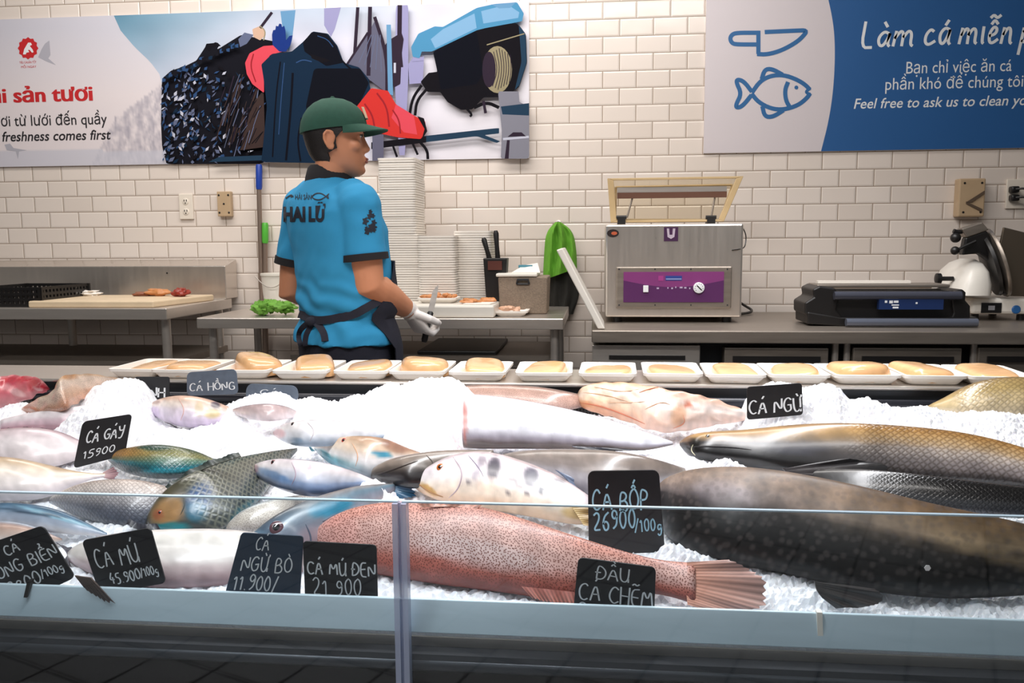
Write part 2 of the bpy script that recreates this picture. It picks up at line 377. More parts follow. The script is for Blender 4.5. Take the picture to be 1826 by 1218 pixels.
M['slate'] = mat('black_slate_board', (26, 25, 28), .5, noise_s=60, noise_a=.3); M['slate_grey'] = mat('grey_slate_board', (92, 102, 116), .5, noise_s=50, noise_a=.3)
M['slate_blue'] = mat('blue_grey_slate_board', (44, 58, 76), .4, noise_s=30, noise_a=.3)
M['orange_food'] = mat('orange_fish_flesh', (206, 138, 86), .4, noise_s=70, noise_a=.35, bump=.4, bump_s=120)
M['red_food'] = mat('red_fish_flesh', (150, 52, 38), .35, noise_s=70, noise_a=.4)
M['wicker'] = mat('grey_wicker', (140, 124, 108), .7, noise_s=160, noise_a=.45, bump=.6, bump_s=240)

# ------------------------------------------------------------------ the setting
def struct(o): o['kind'] = 'structure'; return o
mb = MB(); mb.bx(-5.5, 4.5, 4.0, 4.12, 0, 3.2)
wb = mb.build('wall_back', M['tile'], smooth=False)
for v in wb.data.vertices: v.co += wb.location
wb.location = (0, 0, 0); struct(wb)
mb = MB(); mb.bx(-12, 12, -9, 4.0, -.05, 0); struct(mb.build('floor', M['floor'], smooth=False))

# ------------------------------------------------------------------ banners on the wall (flat printed boards)
def wallpt(x, y, d): return at(x, y, 4.0-d)
def polypx(mb, pts, d, m, ch=0):
    if ch:
        q = []
        for a, b in zip(pts, pts[1:]+pts[:1]): q += [a, (a[0]*.8+b[0]*.2, a[1]*.8+b[1]*.2), (a[0]*.2+b[0]*.8, a[1]*.2+b[1]*.8)]
        p = chaikin(q, ch, True)
    else: p = pts
    mb.add([wallpt(x, y, d) for x, y in p], [tuple(range(len(p)))], m)
def linepx(mb, pts, w, d, m, ch=2, closed=False):
    p = chaikin(pts, ch, closed) if len(pts) > 2 else pts
    if closed: p = p+[p[0], p[1]]
    L, Q = ribbon2d(p, w); n = len(L)
    mb.add([wallpt(x, y, d) for x, y in L+Q], [(i, i+1, n+i+1, n+i) for i in range(n-1)], m)
def inks(spec): return [mat('print_'+k, c, .85, spec=.1) for k, c in spec]

# banner with the fishing picture
bz0, bz1 = 1.607, 2.313
x0b, x1b = -3.35, -.314
D0 = .012
mb = MB(); mb.bx(x0b, x1b, 4-D0, 3.9995, bz0, bz1)
ban = mb.build('seafood_banner', mat('banner_board', (214, 208, 212), .5), smooth=False)
tag(ban, 'long pale wall banner with a fisherman picture and red lettering, behind the man', 'banner')
# printed picture: a dense colour grid for the sea and the washed-out left part
def mixc(a, b, t): return tuple(a[i]+(b[i]-a[i])*t for i in range(3))
def grid_pic(x0, x1, fy0, fy1, nx, ny, d, colf, left=None):
    g = MB(); g.c = []
    for j in range(ny+1):
        for i in range(nx+1):
            t = j/ny
            xa = left(t) if left else x0
            x = xa+(x1-xa)*i/nx; y = fy0(x)+(fy1(x)-fy0(x))*t
            g.v.append(wallpt(x, y, d)); g.c.append(lin(colf(x, y)))
    for j in range(ny):
        for i in range(nx):
            a = j*(nx+1)+i; g.f.append((a, a+1, a+nx+2, a+nx+1)); g.m.append(0)
    return g
topy = lambda x: px((at(x, 200, 4).x, 4-D0, bz1))[1]
boty = lambda x: px((at(x, 200, 4).x, 4-D0, bz0))[1]
def sky(x, y):
    t = max(0, min(1, (x-205)/260)); u = max(0, min(1, (y-20)/110))
    c = mixc((92, 142, 168), (206, 206, 222), min(1, t*.75+u*.55))
    c = mixc(c, (226, 222, 230), max(0, min(1, (x-600)/250)))
    n = noise.noise(V((x*.02, y*.03, 0)))*10
    return tuple(max(0, min(255, v+n)) for v in c)
bcur = [(203, 28), (215, 55), (240, 85), (268, 112), (285, 135), (290, 160), (287, 190), (287, 225), (289, 260), (297, 293)]
def bleft(t):
    y = 28+t*265
    for (xa, ya), (xb, yb) in zip(bcur, bcur[1:]):
        if ya <= y <= yb+.01: return xa+(xb-xa)*(y-ya)/(yb-ya)
    return 297
Mv = vcol('printed_picture', .5)
grid_pic(0, 943.5, topy, boty, 60, 30, D0+.0006, sky, bleft).build('picture_sky', Mv, ban, smooth=False)
def faded(x, y):
    c = mixc((206, 204, 214), (226, 216, 218), max(0, min(1, (y-50)/120)))
    edge = 290-(290-205)*max(0, min(1, (y-150)/60)) if y < 212 else 205-40*max(0, min(1, (y-212)/80))
    if y > 148 and x > edge:
        n = noise.noise(V((x*.09, y*.05, 3)))+.8*noise.noise(V((x*.25, y*.12, 5)))
        c = mixc(c, (150, 146, 160), max(0, min(.75, .35+n*.55)))
    if y > 268: c = mixc(c, (196, 196, 208), .7)
    return c
fg = grid_pic(-40, 300, topy, boty, 130, 60, D0+.0003, faded)
fg.build('picture_fade', Mv, ban, smooth=False)
spec = [('night', (22, 22, 30)), ('navy', (20, 40, 62)), ('navy_dark', (13, 15, 25)), ('red', (200, 52, 48)), ('pink_red', (214, 74, 88)), ('glove_blue', (28, 52, 122)),
        ('steel_blue', (104, 150, 188)), ('lilac', (152, 150, 190)), ('rope_dark', (48, 38, 52)), ('net_grey', (96, 96, 116)), ('tarp', (78, 142, 182)), ('tarp_light', (126, 170, 206)),
        ('rope_tan', (150, 140, 112)), ('pillar', (130, 130, 142)), ('beam', (36, 60, 82)), ('white_speck', (190, 192, 208)), ('blue_speck', (48, 76, 118)), ('mid_speck', (98, 106, 134)), ('brown_net', (62, 48, 46)), ('skin_tan', (206, 172, 150)), ('black', (20, 18, 24)), ('dark_red', (150, 36, 44))]
ix = {k: i for i, (k, c) in enumerate(spec)}
pm = inks(spec); mb = MB(); d = D0+.0009
def P(k, pts, ch=None):
    global d
    if ch is None: ch = 2 if len(pts) > 5 else 0
    d += .00006; polypx(mb, pts, d, ix[k], ch)
def Ln(k, pts, w, ch=2):
    global d
    d += .00006; linepx(mb, pts, w, d, ix[k], ch)
P('steel_blue', [(500, 20), (527, 18), (521, 70), (515, 92), (505, 60)]); P('lilac', [(578, 15), (608, 13), (597, 52), (590, 66), (578, 45)])
P('night', [(289, 140), (305, 126), (330, 118), (350, 108), (362, 90), (367, 82), (385, 75), (392, 80), (385, 90), (430, 62), (470, 70), (500, 76), (484, 120), (476, 292), (297, 293), (289, 260), (287, 220)])
P('black', [(365, 86), (368, 78), (388, 76), (394, 82), (378, 84), (374, 92)])
P('skin_tan', [(450, 52), (462, 47), (471, 52), (472, 64), (464, 72), (452, 66)], 2); Ln('rope_dark', [(464, 50), (485, 22)], 5); Ln('rope_tan', [(463, 46), (474, 55), (470, 72)], 2)
P('mid_speck', [(425, 70), (436, 58), (452, 62), (440, 78), (428, 84)])
rr = random.Random(3)
for i in range(330):
    x = rr.uniform(288, 400) if i < 270 else rr.uniform(395, 470); y = rr.uniform(122, 290)
    if y < 140-.62*(x-292)+8 or (i >= 270 and y < 100): continue
    l = rr.uniform(3, 9); w = rr.uniform(1.2, 4); a = rr.choice([.9, 1.1, 2.2, 1.4, .5])+rr.uniform(-.3, .3)
    ca, sa = math.cos(a), -math.sin(a)
    P(rr.choice(['white_speck', 'blue_speck', 'blue_speck', 'mid_speck', 'mid_speck', 'navy', 'black']), [(x+ca*l, y+sa*l), (x-sa*w, y+ca*w), (x-ca*l*.8, y-sa*l*.8), (x+sa*w*.8, y-ca*w*.8)])
for i in range(46):
    x = rr.uniform(398, 466); y = rr.uniform(130, 235)
    Ln(rr.choice(['brown_net', 'brown_net', 'mid_speck', 'rope_dark']), [(x, y), (x-rr.uniform(6, 16), y+rr.uniform(25, 52))], rr.uniform(.8, 1.8))
P('brown_net', [(448, 190), (470, 160), (473, 262), (428, 268)])
for i in range(30):
    x = rr.uniform(425, 470); y = rr.uniform(150, 240); Ln(rr.choice(['night', 'black', 'brown_net', 'mid_speck']), [(x, y), (x-rr.uniform(8, 18), y+rr.uniform(18, 40))], rr.uniform(.8, 1.6))
for i in range(34):
    t_ = i/33; x = 292+t_*130; y = 140-62*t_+rr.uniform(-4, 4); a = rr.uniform(.2, 1.2); l = rr.uniform(5, 10)
    P(rr.choice(['night', 'black', 'navy', 'blue_speck']), [(x+l*math.cos(a), y-l*math.sin(a)), (x-3, y-2), (x-l*.6*math.cos(a), y+l*.6*math.sin(a)), (x+3, y+3)])
P('beam', [(390, 280), (468, 277), (468, 286), (372, 289)])
Ln('rope_dark', [(638, 13), (631, 120)], 6); 
P('net_grey', [(616, 118), (656, 60), (668, 38), (691, 100), (689, 165), (640, 128)]); Ln('rope_dark', [(668, 30), (690, 98), (690, 170)], 6); Ln('rope_dark', [(618, 116), (656, 58)], 4); Ln('rope_dark', [(660, 12), (657, 135)], 7)
for i in range(5): Ln('mid_speck', [(640+i*10, 112+i*4), (662+i*4, 62)], 1.2)
P('lilac', [(706, 10), (728, 9), (728, 140), (722, 277), (712, 277), (704, 150)]); Ln('rope_dark', [(713, 9), (712, 90), (715, 120)], 8)
P('rope_dark', [(716, 58), (720, 70), (716, 100), (714, 150), (703, 156), (698, 140), (696, 110), (682, 85), (696, 70)], 1); P('steel_blue', [(689, 44), (697, 44), (701, 170), (692, 168)]); P('white_speck', [(702, 112), (706, 112), (706, 130), (702, 130)])
P('lilac', [(728, 115), (738, 100), (756, 102), (754, 148), (730, 150)])
# winch
P('black', [(772, 92), (850, 52), (875, 45), (922, 42), (938, 62), (940, 112), (926, 155), (900, 173), (862, 174), (842, 195), (822, 196), (798, 182), (785, 164), (762, 164), (750, 146), (764, 130), (780, 128)])
P('navy_dark', [(772, 92), (850, 54), (862, 130), (850, 150), (786, 160), (780, 128)]); P('beam', [(925, 44), (937, 60), (939, 112), (926, 152), (918, 160), (930, 110)])
P('rope_tan', [(887+26*math.cos(a*.2618), 124+42*math.sin(a*.2618)) for a in range(24)]); P('rope_dark', [(872+12*math.cos(a*.2618), 124+32*math.sin(a*.2618)) for a in range(24)])
for k in range(7): Ln('rope_dark', [(880+k*5, 86+abs(k-2)*3), (888+k*4, 124), (878+k*5, 160-abs(k-2)*3)], 1.3)
Ln('rope_tan', [(868, 80), (935, 60)], 2)
P('tarp', [(733, 84), (746, 60), (775, 47), (790, 48), (850, 14), (882, 7), (922, 4), (934, 24), (931, 38), (866, 50), (850, 54), (770, 92), (752, 92), (748, 104), (736, 101)])
P('tarp_light', [(790, 52), (846, 24), (850, 50), (776, 86), (768, 70)]); P('tarp_light', [(858, 20), (905, 8), (926, 22), (924, 32), (862, 42)]); P('steel_blue', [(876, 8), (920, 4), (910, 14), (890, 15)])
P('lilac', [(736, 102), (748, 104), (756, 100), (756, 108), (735, 110)])
Ln('black', [(730, 208), (735, 176), (752, 152)], 5); Ln('black', [(740, 206), (743, 180), (760, 160)], 5)
Ln('black', [(828, 190), (842, 204), (838, 208)], 4); Ln('black', [(845, 192), (868, 182), (890, 192)], 6); Ln('rope_dark', [(862, 180), (866, 202)], 5)
P('pillar', [(888, 163), (925, 163), (926, 182), (943.5, 190), (943.5, 283), (893, 283), (895, 235)]); P('beam', [(893, 190), (943.5, 184), (943.5, 206), (896, 204)]); Ln('white_speck', [(897, 248), (943, 244)], 4); P('rope_dark', [(905, 244), (915, 236), (930, 236), (938, 243)])
P('rope_dark', [(904, 250), (909, 250), (907, 283), (900, 283)])
P('beam', [(752, 243), (890, 228), (890, 238), (864, 241), (892, 252), (886, 255), (850, 243), (756, 254)]); P('black', [(662, 254), (760, 243), (760, 254), (662, 266)])
Ln('black', [(700, 258), (708, 280)], 4); Ln('black', [(735, 254), (745, 276)], 4); Ln('black', [(748, 252), (762, 268), (763, 284)], 5); Ln('rope_dark', [(680, 262), (682, 286)], 5); P('net_grey', [(664, 238), (684, 240), (684, 286), (664, 287)])
# fisherman
P('pink_red', [(437, 112), (445, 95), (470, 82), (500, 80), (510, 90), (482, 98), (470, 115), (471, 166), (450, 150), (440, 132)])
P('glove_blue', [(485, 62), (487, 54), (491, 53), (492, 46), (496, 47), (498, 42), (502, 43), (503, 48), (507, 46), (509, 54), (510, 72), (516, 64), (522, 63), (518, 80), (510, 92), (498, 92), (486, 80)])
P('navy', [(540, 75), (558, 56), (585, 60), (602, 82), (613, 112), (640, 120), (657, 140), (662, 165), (640, 188), (600, 262), (572, 291), (466, 289), (470, 250), (476, 190), (470, 140), (466, 115), (485, 96), (520, 92)])
P('navy_dark', [(540, 76), (556, 57), (582, 60), (600, 82), (612, 112), (582, 118), (560, 104), (543, 92)]); P('navy_dark', [(560, 122), (642, 122), (658, 148), (640, 188), (565, 245), (545, 192)]); P('black', [(553, 96), (590, 108), (575, 112), (556, 104)])
P('red', [(633, 194), (662, 157), (692, 162), (706, 186), (740, 207), (758, 216), (761, 234), (750, 248), (710, 245), (668, 236), (640, 218)]); P('pink_red', [(706, 186), (738, 206), (744, 240), (720, 236), (698, 210)])
P('black', [(744, 207), (756, 211), (762, 234), (752, 249), (757, 230)])
for pts_, w_ in (([(500, 110), (492, 170), (486, 280)], 2.5), ([(522, 130), (519, 190), (510, 286)], 4), ([(538, 210), (530, 250), (536, 288)], 3), ([(600, 95), (618, 118), (650, 140)], 3)): Ln('navy_dark', pts_, w_)
for pts_, w_ in (([(507, 112), (501, 180), (497, 240)], 1.5), ([(528, 112), (540, 106), (556, 110)], 2), ([(566, 64), (584, 70), (594, 84)], 1.5)): Ln('blue_speck', pts_, w_)
for pts_, w_ in (([(672, 166), (690, 190), (694, 226)], 3), ([(700, 196), (712, 214), (714, 238)], 2.5), ([(650, 185), (664, 205), (668, 228)], 3), ([(452, 96), (446, 118), (456, 146)], 2)): Ln('dark_red', pts_, w_)
mb.build('printed_picture', pm, ban, smooth=False, fixn=False)
# lettering and badge
def wframe(d): return lambda u, v: V((u, 4.0-d, v))
fr = wframe(D0+.0012)
def wtext(par, name, m, txt, xr, yb, xl, hpx, shear=0, offset=0, bold=0):     # right edge, baseline, left edge and height in photo pixels
    a = at(xl, yb, 4); b = at(xr, yb, 4)
    vs, fs = text_mesh(txt, 1, shear, offset); xa = min(v[0] for v in vs); xb = max(v[0] for v in vs); k = hpx/375/.72; sx = (b.x-a.x)/(xb-xa)
    for grp in word_groups(vs, fs):
        mb = MB()
        for dx in ((0,) if not bold else (-bold, 0, bold)): mb.add([fr(a.x+(p-xa)*sx+dx, (a.z+b.z)/2+q*k)-V((0, dx*.05, 0)) for p, q in vs], grp)
        used = sorted({i for f in mb.f for i in f}); ix_ = {o: n for n, o in enumerate(used)}; mb.v = [mb.v[i] for i in used]; mb.f = [tuple(ix_[i] for i in f) for f in mb.f]
        mb.build(name, m, par, smooth=False, fixn=False)
RED = mat('print_brand_red', (196, 36, 40), .5); PBL = mat('print_black', (36, 34, 38), .5); PGR = mat('print_grey', (176, 174, 184), .5)
wtext(ban, 'title_word', RED, 'ải sản tươi', 168, 182, -14, 27, 0, .012, .0034)
wtext(ban, 'printed_word', PBL, 'ươi từ lưới đến quầy', 194, 224, -8, 20, 0, .006)
wtext(ban, 'printed_word', PBL, 'e freshness comes first', 201, 251, -9, 18, .2, .014)
wtext(ban, 'badge_caption', RED, 'TIÊU CHUẨN TỐT', 68, 114, 38, 4); wtext(ban, 'badge_caption', RED, 'MỖI NGÀY', 68, 122, 41, 4)
cx, cy = 50, 86; mb = MB()
polypx(mb, [(cx+(17.2+1.3*math.cos(k*math.pi))*math.cos(k*math.pi/12), cy+(18.6+1.3*math.cos(k*math.pi))*math.sin(k*math.pi/12)) for k in range(24)], D0+.0010, 0, 1)
polypx(mb, [(41, 97), (43, 88), (50, 76), (55, 76), (57, 80), (53, 82), (58, 88), (60, 93), (57, 94), (53, 89), (50, 89), (52, 93), (47, 94), (46, 97)], D0+.0014, 1)
mb.build('logo_badge', [RED, M['white_ink']], ban, smooth=False, fixn=False)
mb = MB(); polypx(mb, [(68, 102), (74, 88), (80, 78), (88, 72), (90, 98), (86, 104), (100, 116), (84, 110)], D0+.0008, 0, 1); mb.build('printed_gull', PGR, ban, smooth=False, fixn=False)
mb = MB(); polypx(mb, [(8, 258), (18, 256), (24, 264), (48, 268), (34, 270), (32, 284), (28, 270), (12, 268)], D0+.0008, 0); mb.build('printed_gull', PGR, ban, smooth=False, fixn=False)

# blue service banner
D1 = .012; rx0, rx1 = .4855, 2.35
mb = MB(); mb.bx(rx0, rx1, 4-D1, 3.9995, 1.615, 2.50)
b2 = mb.build('service_banner', mat('banner_white', (214, 206, 210), .5), smooth=False)
tag(b2, 'blue and white wall banner with knife and fish icons, above the vacuum machine', 'banner')
mb = MB()
cur = chaikin([(1474, -14), (1483, 25), (1488, 60), (1489, 105), (1486, 160), (1478, 215), (1464, 270)], 2)
zc = lambda y: max(1.6152, min(2.4998, y))
pl = [(wallpt(x, y, D1+.0004)) for x, y in cur]
pl[0].z = 2.4998; pl[-1].z = 1.6152
mb.add([V((p.x, p.y, zc(p.z))) for p in pl]+[V((rx1-.0005, 4-D1-.0004, 1.6152)), V((rx1-.0005, 4-D1-.0004, 2.4998))], [tuple(range(len(pl)+2))], 0)
mb.build('blue_field', mat('print_blue', (34, 90, 150), .5, noise_s=3, noise_a=.06), b2, smooth=False, fixn=False)
mb = MB(); k3 = 586/1826
def ic(pts): return [(1240+x*k3, y*k3) for x, y in pts]
w = 7.6; dd = D1+.0007
linepx(mb, ic([(350, 182), (230, 182), (203, 192), (192, 215), (203, 240), (230, 247), (338, 247)]), w, dd, 0)
linepx(mb, ic([(350, 170), (350, 240), (350, 300)]), w, dd+.0001, 0, 0); linepx(mb, ic([(342, 300), (400, 303), (480, 280), (560, 236), (600, 200), (622, 168), (560, 170), (385, 178)]), w, dd+.0002, 0)
linepx(mb, ic([(314, 515), (360, 450), (420, 420), (490, 416), (560, 440), (610, 470), (636, 498)]), w, dd, 0); linepx(mb, ic([(312, 520), (350, 568), (420, 604), (490, 610), (570, 586), (620, 545), (638, 518)]), w, dd+.0001, 0)
linepx(mb, ic([(314, 510), (270, 452), (232, 440), (228, 460), (256, 520), (226, 580), (228, 600), (262, 590), (312, 528)]), w, dd+.0002, 0)
linepx(mb, ic([(640, 490), (608, 512), (640, 524)]), 5, dd+.0003, 0); linepx(mb, ic([(515, 455), (497, 500), (503, 560), (528, 600)]), w, dd+.0003, 0)
linepx(mb, ic([(368, 440), (385, 386), (425, 382), (485, 415)]), w, dd+.0004, 0); linepx(mb, ic([(372, 590), (385, 648), (430, 650), (490, 612)]), w, dd+.0004, 0)
polypx(mb, ic([(561+11*math.cos(a*.5236), 486+11*math.sin(a*.5236)) for a in range(12)]), dd+.0004, 0)
mb.build('icons', mat('print_icon_blue', (38, 100, 156), .5), b2, smooth=False, fixn=False)
fr = wframe(D1+.0009); WI = M['white_ink']
wtext(b2, 'printed_word', WI, 'Bạn chỉ việc ăn cá', 1801, 130, 1614, 20); wtext(b2, 'printed_word', WI, 'phần khó để chúng tôi lo', 1850, 158, 1577, 20)
wtext(b2, 'printed_word', WI, 'Feel free to ask us to clean your', 1853, 191, 1521, 17, .2, .008)
for wd, xa_, xb_, yb_ in (('Làm', 1534, 1624, 84), ('cá', 1644, 1690, 81), ('miễn', 1708, 1800, 79), ('phí', 1817, None, 77)):
    a = at(xa_, yb_, 4); mb = MB(); strokes_mesh(mb, fr, wd, a.x, a.z-.004, .115, (at(xb_, yb_, 4).x-a.x) if xb_ else None, .0125, 0, jit=.01, slant=.14)
    mb.build('title_word', WI, b2, smooth=False, fixn=False)

# ------------------------------------------------------------------ fittings on the wall
def plate(name, x0, x1, y0, y1, dep, m, label, cat, bev=.003):
    a = at(x0, y0, 4); b = at(x1, y1, 4)
    mb = MB(); mb.bx(a.x, b.x, 4-dep, 3.9995, b.z, a.z)
    return tag(mb.build(name, m, bevel=bev, smooth=False), label, cat), a, b
def sockets(o, a, b, dep):
    for fz in (.3, .7):
        mb = MB(); cx = (a.x+b.x)/2; cz = b.z+(a.z-b.z)*fz
        mb.lathe((cx, 4-dep+.001, cz), (0, -1, 0), [(.016, 0), (.016, .003), (.014, .004)], 20)
        s = mb.build('socket', M['ivory'], o)
        mb = MB()
        for dx in (-.006, .006): mb.bx(cx+dx-.0017, cx+dx+.0017, 4-dep-.0045, 4-dep-.002, cz+.000, cz+.009)
        mb.lathe((cx, 4-dep-.002, cz-.008), (0, -1, 0), [(.003, 0), (.003, .0025)], 8)
        mb.build('slot', M['black'], s)
o, a, b = plate('wall_outlet', 320, 347, 346, 391, .012, M['ivory'], 'white double power outlet on the tiled wall left of the beige box', 'outlet'); sockets(o, a, b, .012)
o, a, b = plate('wall_outlet', 672, 698, 347, 392, .012, M['ivory'], 'white power outlet on tiles between the man and tall tray stack', 'outlet'); sockets(o, a, b, .012)
o, a, b = plate('junction_box', 391, 417, 342, 386, .03, M['beige'], 'beige blank electrical box on tiles beside the blue-handled pole', 'electrical box')
mb = MB()
for fx, fz in ((.15, .15), (.85, .15), (.15, .85), (.85, .85), (.5, .5)):
    mb.lathe((a.x+(b.x-a.x)*fx, 3.9705, b.z+(a.z-b.z)*fz), (0, -1, 0), [(.005, 0), (.005, .002), (.003, .003)], 8)
mb.build('screw', M['black'], o)
o, a, b = plate('isolator_box', 1702, 1745, 320, 387, .055, M['beige'], 'large beige electrical box on tiles above the slicer', 'electrical box', .006)
mb = MB()
for fx, fz in ((.2, .12), (.85, .12), (.2, .88), (.85, .88)): mb.lathe((a.x+(b.x-a.x)*fx, 3.9455, b.z+(a.z-b.z)*fz), (0, -1, 0), [(.005, 0), (.005, .002)], 8)
mb.build('screw', M['black'], o)
mb = MB(); e = lambda fx, fz: V((a.x+(b.x-a.x)*fx, 3.944, b.z+(a.z-b.z)*fz))
for p in ([(.28, .38), (.95, .68), (.95, .6), (.5, .38)], [(.28, .4), (.9, .2), (.9, .12), (.28, .34)]): mb.prism([e(*q) for q in p], (0, -.004, 0))
mb.build('faceplate_slot', mat('brown_slot', (92, 76, 62), .5), o, smooth=False)
o, a, b = plate('wall_outlet', 1794, 1829, 320, 372, .012, M['ivory'], 'wall outlet at the right edge with two black plugs', 'outlet')
for k, (yy, nm) in enumerate(((338, 'upper'), (353, 'lower'))):
    c = at(1808, yy, 3.97); g = thing('power_plug', (c.x, 3.985, c.z-.015), nm+' black plug in the wall outlet at the right edge', 'plug')
    mb = MB(); mb.bx(c.x-.017, c.x+.017, 3.95, 3.987, c.z-.014, c.z+.014); mb.build('plug_body', M['black'], g, bevel=.006)
    q = [c+V((0, -.02, 0)), c+V((.03, -.045, .004)), c+V((.055+.01*k, -.05, -.03)), c+V((.05, -.045, -.1)), c+V((.06+.012*k, -.03, -.2)), c+V((.1, -.02, -.3))]
    mb = MB(); mb.tube([V(t) for t in chaikin([tuple(t) for t in q], 2)], .005, 8); mb.build('cord', M['black'], g)

# ------------------------------------------------------------------ steel tables along the wall
def leg(x, y, z1, parent, r=.019, m='steel'):
    mb = MB(); mb.lathe((x, y, 0), (0, 0, 1), [(r+.006, 0), (r+.006, .02), (r, .03), (r, z1)], 16); return mb.build('leg', M[m], parent)
# left table with backsplash
t = thing('prep_table', (-2.4, 3.6, 0), 'steel prep table with tall backsplash, holding the worn board at the left edge', 'table')
zt = .957; xr = -1.762
mb = MB(); mb.bx(-3.6, xr, 3.3, 3.93, zt-.048, zt); mb.build('table_top', M['steel'], t, bevel=.004, smooth=False)
zb = at(420, 474, 3.86).z; zb2 = at(420, 462, 3.95).z
mb = MB(); mb.hexa([(-3.6, 3.86, zt), (xr+.005, 3.86, zt), (xr+.005, 3.99, zt), (-3.6, 3.99, zt), (-3.6, 3.86, zb), (xr+.005, 3.86, zb), (xr+.005, 3.99, zb2), (-3.6, 3.99, zb2)]); mb.build('backsplash', M['steel_bright'], t, bevel=.004, smooth=False)
mb = MB(); c = at(298, 487, 3.86); mb.lathe((c.x, 3.861, c.z), (0, -1, 0), [(.004, 0), (.004, .003)], 10); mb.build('screw', M['black'], t)
for lx in (-3.5, -2.62, -1.80): leg(lx, 3.36, zt-.048, t)
for lx in (-3.5, -2.55, -1.80): leg(lx, 3.86, zt-.048, t)
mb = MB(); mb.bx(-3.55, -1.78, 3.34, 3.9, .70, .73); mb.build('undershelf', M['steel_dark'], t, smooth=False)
# middle table
t2 = thing('work_table', (-.88, 3.6, 0), 'steel work table in front of the man, carrying the tray stacks', 'table')
zm = .918
mb = MB(); mb.bx(-1.636, -.127, 3.3, 3.93, zm-.044, zm); mb.build('table_top', M['steel'], t2, bevel=.004, smooth=False)
for lx in (-1.595, -1.50, -.165): leg(lx, 3.36 if lx != -1.5 else 3.6, zm-.044, t2, .018)
for lx in (-1.30, -.165): leg(lx, 3.88, zm-.044, t2, .018)
mb = MB(); mb.bx(-1.28, -.19, 3.4, 3.9, .735, .755); mb.build('undershelf', M['steel_dark'], t2, smooth=False)
a = at(745, 640, 3.42); b = at(885, 640, 3.42)
mb = MB(); mb.bx(a.x, b.x, 3.41, 3.88, .7555, .772); tag(mb.build('baking_sheet', M['black'], bevel=.004, smooth=False), 'flat black tray lying on the shelf under the work table', 'tray')
# right counter
t3 = thing('refrigerated_counter', (1.0, 3.5, 0), 'long steel refrigerated counter carrying the vacuum machine and slicer', 'counter')
zr = .893
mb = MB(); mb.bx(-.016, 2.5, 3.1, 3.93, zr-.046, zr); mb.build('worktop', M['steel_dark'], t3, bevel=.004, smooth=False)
mb = MB(); mb.bx(-.01, 2.5, 3.2, 3.9, .18, zr-.046); mb.build('cabinet_body', M['dark'], t3, smooth=False)
a = at(1056, 615, 3.13); b = at(1248, 660, 3.13)
mb = MB(); mb.bx(a.x, b.x, 3.13, 3.2, .55, a.z); dr = mb.build('drawer', M['steel'], t3, bevel=.004, smooth=False)
h0 = at(1086, 633, 3.128); h1 = at(1222, 642, 3.128)
mb = MB(); mb.bx(h0.x, h1.x, 3.1265, 3.131, h1.z, h0.z); mb.build('handle_slot', M['black'], dr, bevel=.001, smooth=False)
for p0, p1 in ((1292, 1478), (1522, 1716), (1745, 1900)):
    a = at(p0, 620, 3.13); b = at(p1, 620, 3.13)
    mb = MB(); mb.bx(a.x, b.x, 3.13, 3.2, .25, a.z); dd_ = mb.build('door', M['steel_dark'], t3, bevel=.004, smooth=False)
    mb = MB(); mb.bx(a.x+.03, b.x-.03, 3.12, 3.131, a.z-.05, a.z-.03); mb.build('handle', M['black'], dd_, smooth=False)
for p in (1489, 1510, 1736): 
    c = at(p, 630, 3.15); leg(c.x, 3.15, zr-.046, t3, .012)
for lx in (.05, 2.4): leg(lx, 3.3, .19, t3, .02)

# ------------------------------------------------------------------ things on the left table
mb = MB()
a = at(2, 550, 3.36); b = at(66, 550, 3.36); x0, x1, y0, y1, z0, z1 = a.x-.12, b.x+.02, 3.36, 3.7, zt, zt+.085
cr = thing('crate', ((x0+x1)/2, (y0+y1)/2, zt), 'black perforated plastic crate at the left edge on the prep table', 'crate')
for (pa, pb) in (((x0, y0), (x1, y0)), ((x1, y0), (x1, y1)), ((x1, y1), (x0, y1)), ((x0, y1), (x0, y0))):
    nx = 14
    for i in range(nx+1):
        x = pa[0]+(pb[0]-pa[0])*i/nx; y = pa[1]+(pb[1]-pa[1])*i/nx; w_ = .006 if i not in (0, nx) else .010
        mb.bx(x-w_, x+w_, y-w_*.5, y+w_*.5, z0+.0005, z1) if pa[1] == pb[1] else mb.bx(x-w_*.5, x+w_*.5, y-w_, y+w_, z0+.0005, z1)
    for zz in (z0+.008, z0+.032, z0+.055, z1-.006):
        mb.bx(min(pa[0], pb[0])-.004, max(pa[0], pb[0])+.004, min(pa[1], pb[1])-.004, max(pa[1], pb[1])+.004, zz-.006, zz+.006)
mb.build('lattice_wall', M['black'], cr, smooth=False)
mb = MB(); mb.bx(x0, x1, y0, y1, z0+.0006, z0+.006); mb.build('base', M['black'], cr, smooth=False)
fl = at(52, 552, 3.33); frr = at(275, 552, 3.33)
mb = MB(); mb.prism([(fl.x, 3.325, zt+.0005), (frr.x, 3.325, zt+.0005), (frr.x-.02+.08, 3.76, zt+.0005), (fl.x+.02, 3.74, zt+.0005)], (0, 0, .0275))
tag(mb.build('cutting_board', M['board'], bevel=.006, smooth=False), 'large worn wooden-coloured cutting board on the prep table by the crate', 'cutting board')
def lump(c, r, seed, n=20, k=12, amp=.35, fr_=1.6, m=0, mb=None):
    mb = mb or MB(); i0 = len(mb.v); mb.ball(c, r, n, k, m=m)
    c = V(c)
    for i in range(i0, len(mb.v)):
        dv = mb.v[i]-c; q = V((dv.x/r[0], dv.y/r[1], dv.z/r[2])) if isinstance(r, tuple) else dv/r
        s = 1+amp*noise.noise(q*fr_+V((seed, 0, 0)))+amp*.5*noise.noise(q*fr_*2.7+V((seed, 5, 0)))
        mb.v[i] = c+dv*s
    return mb
ztb = zt+.028
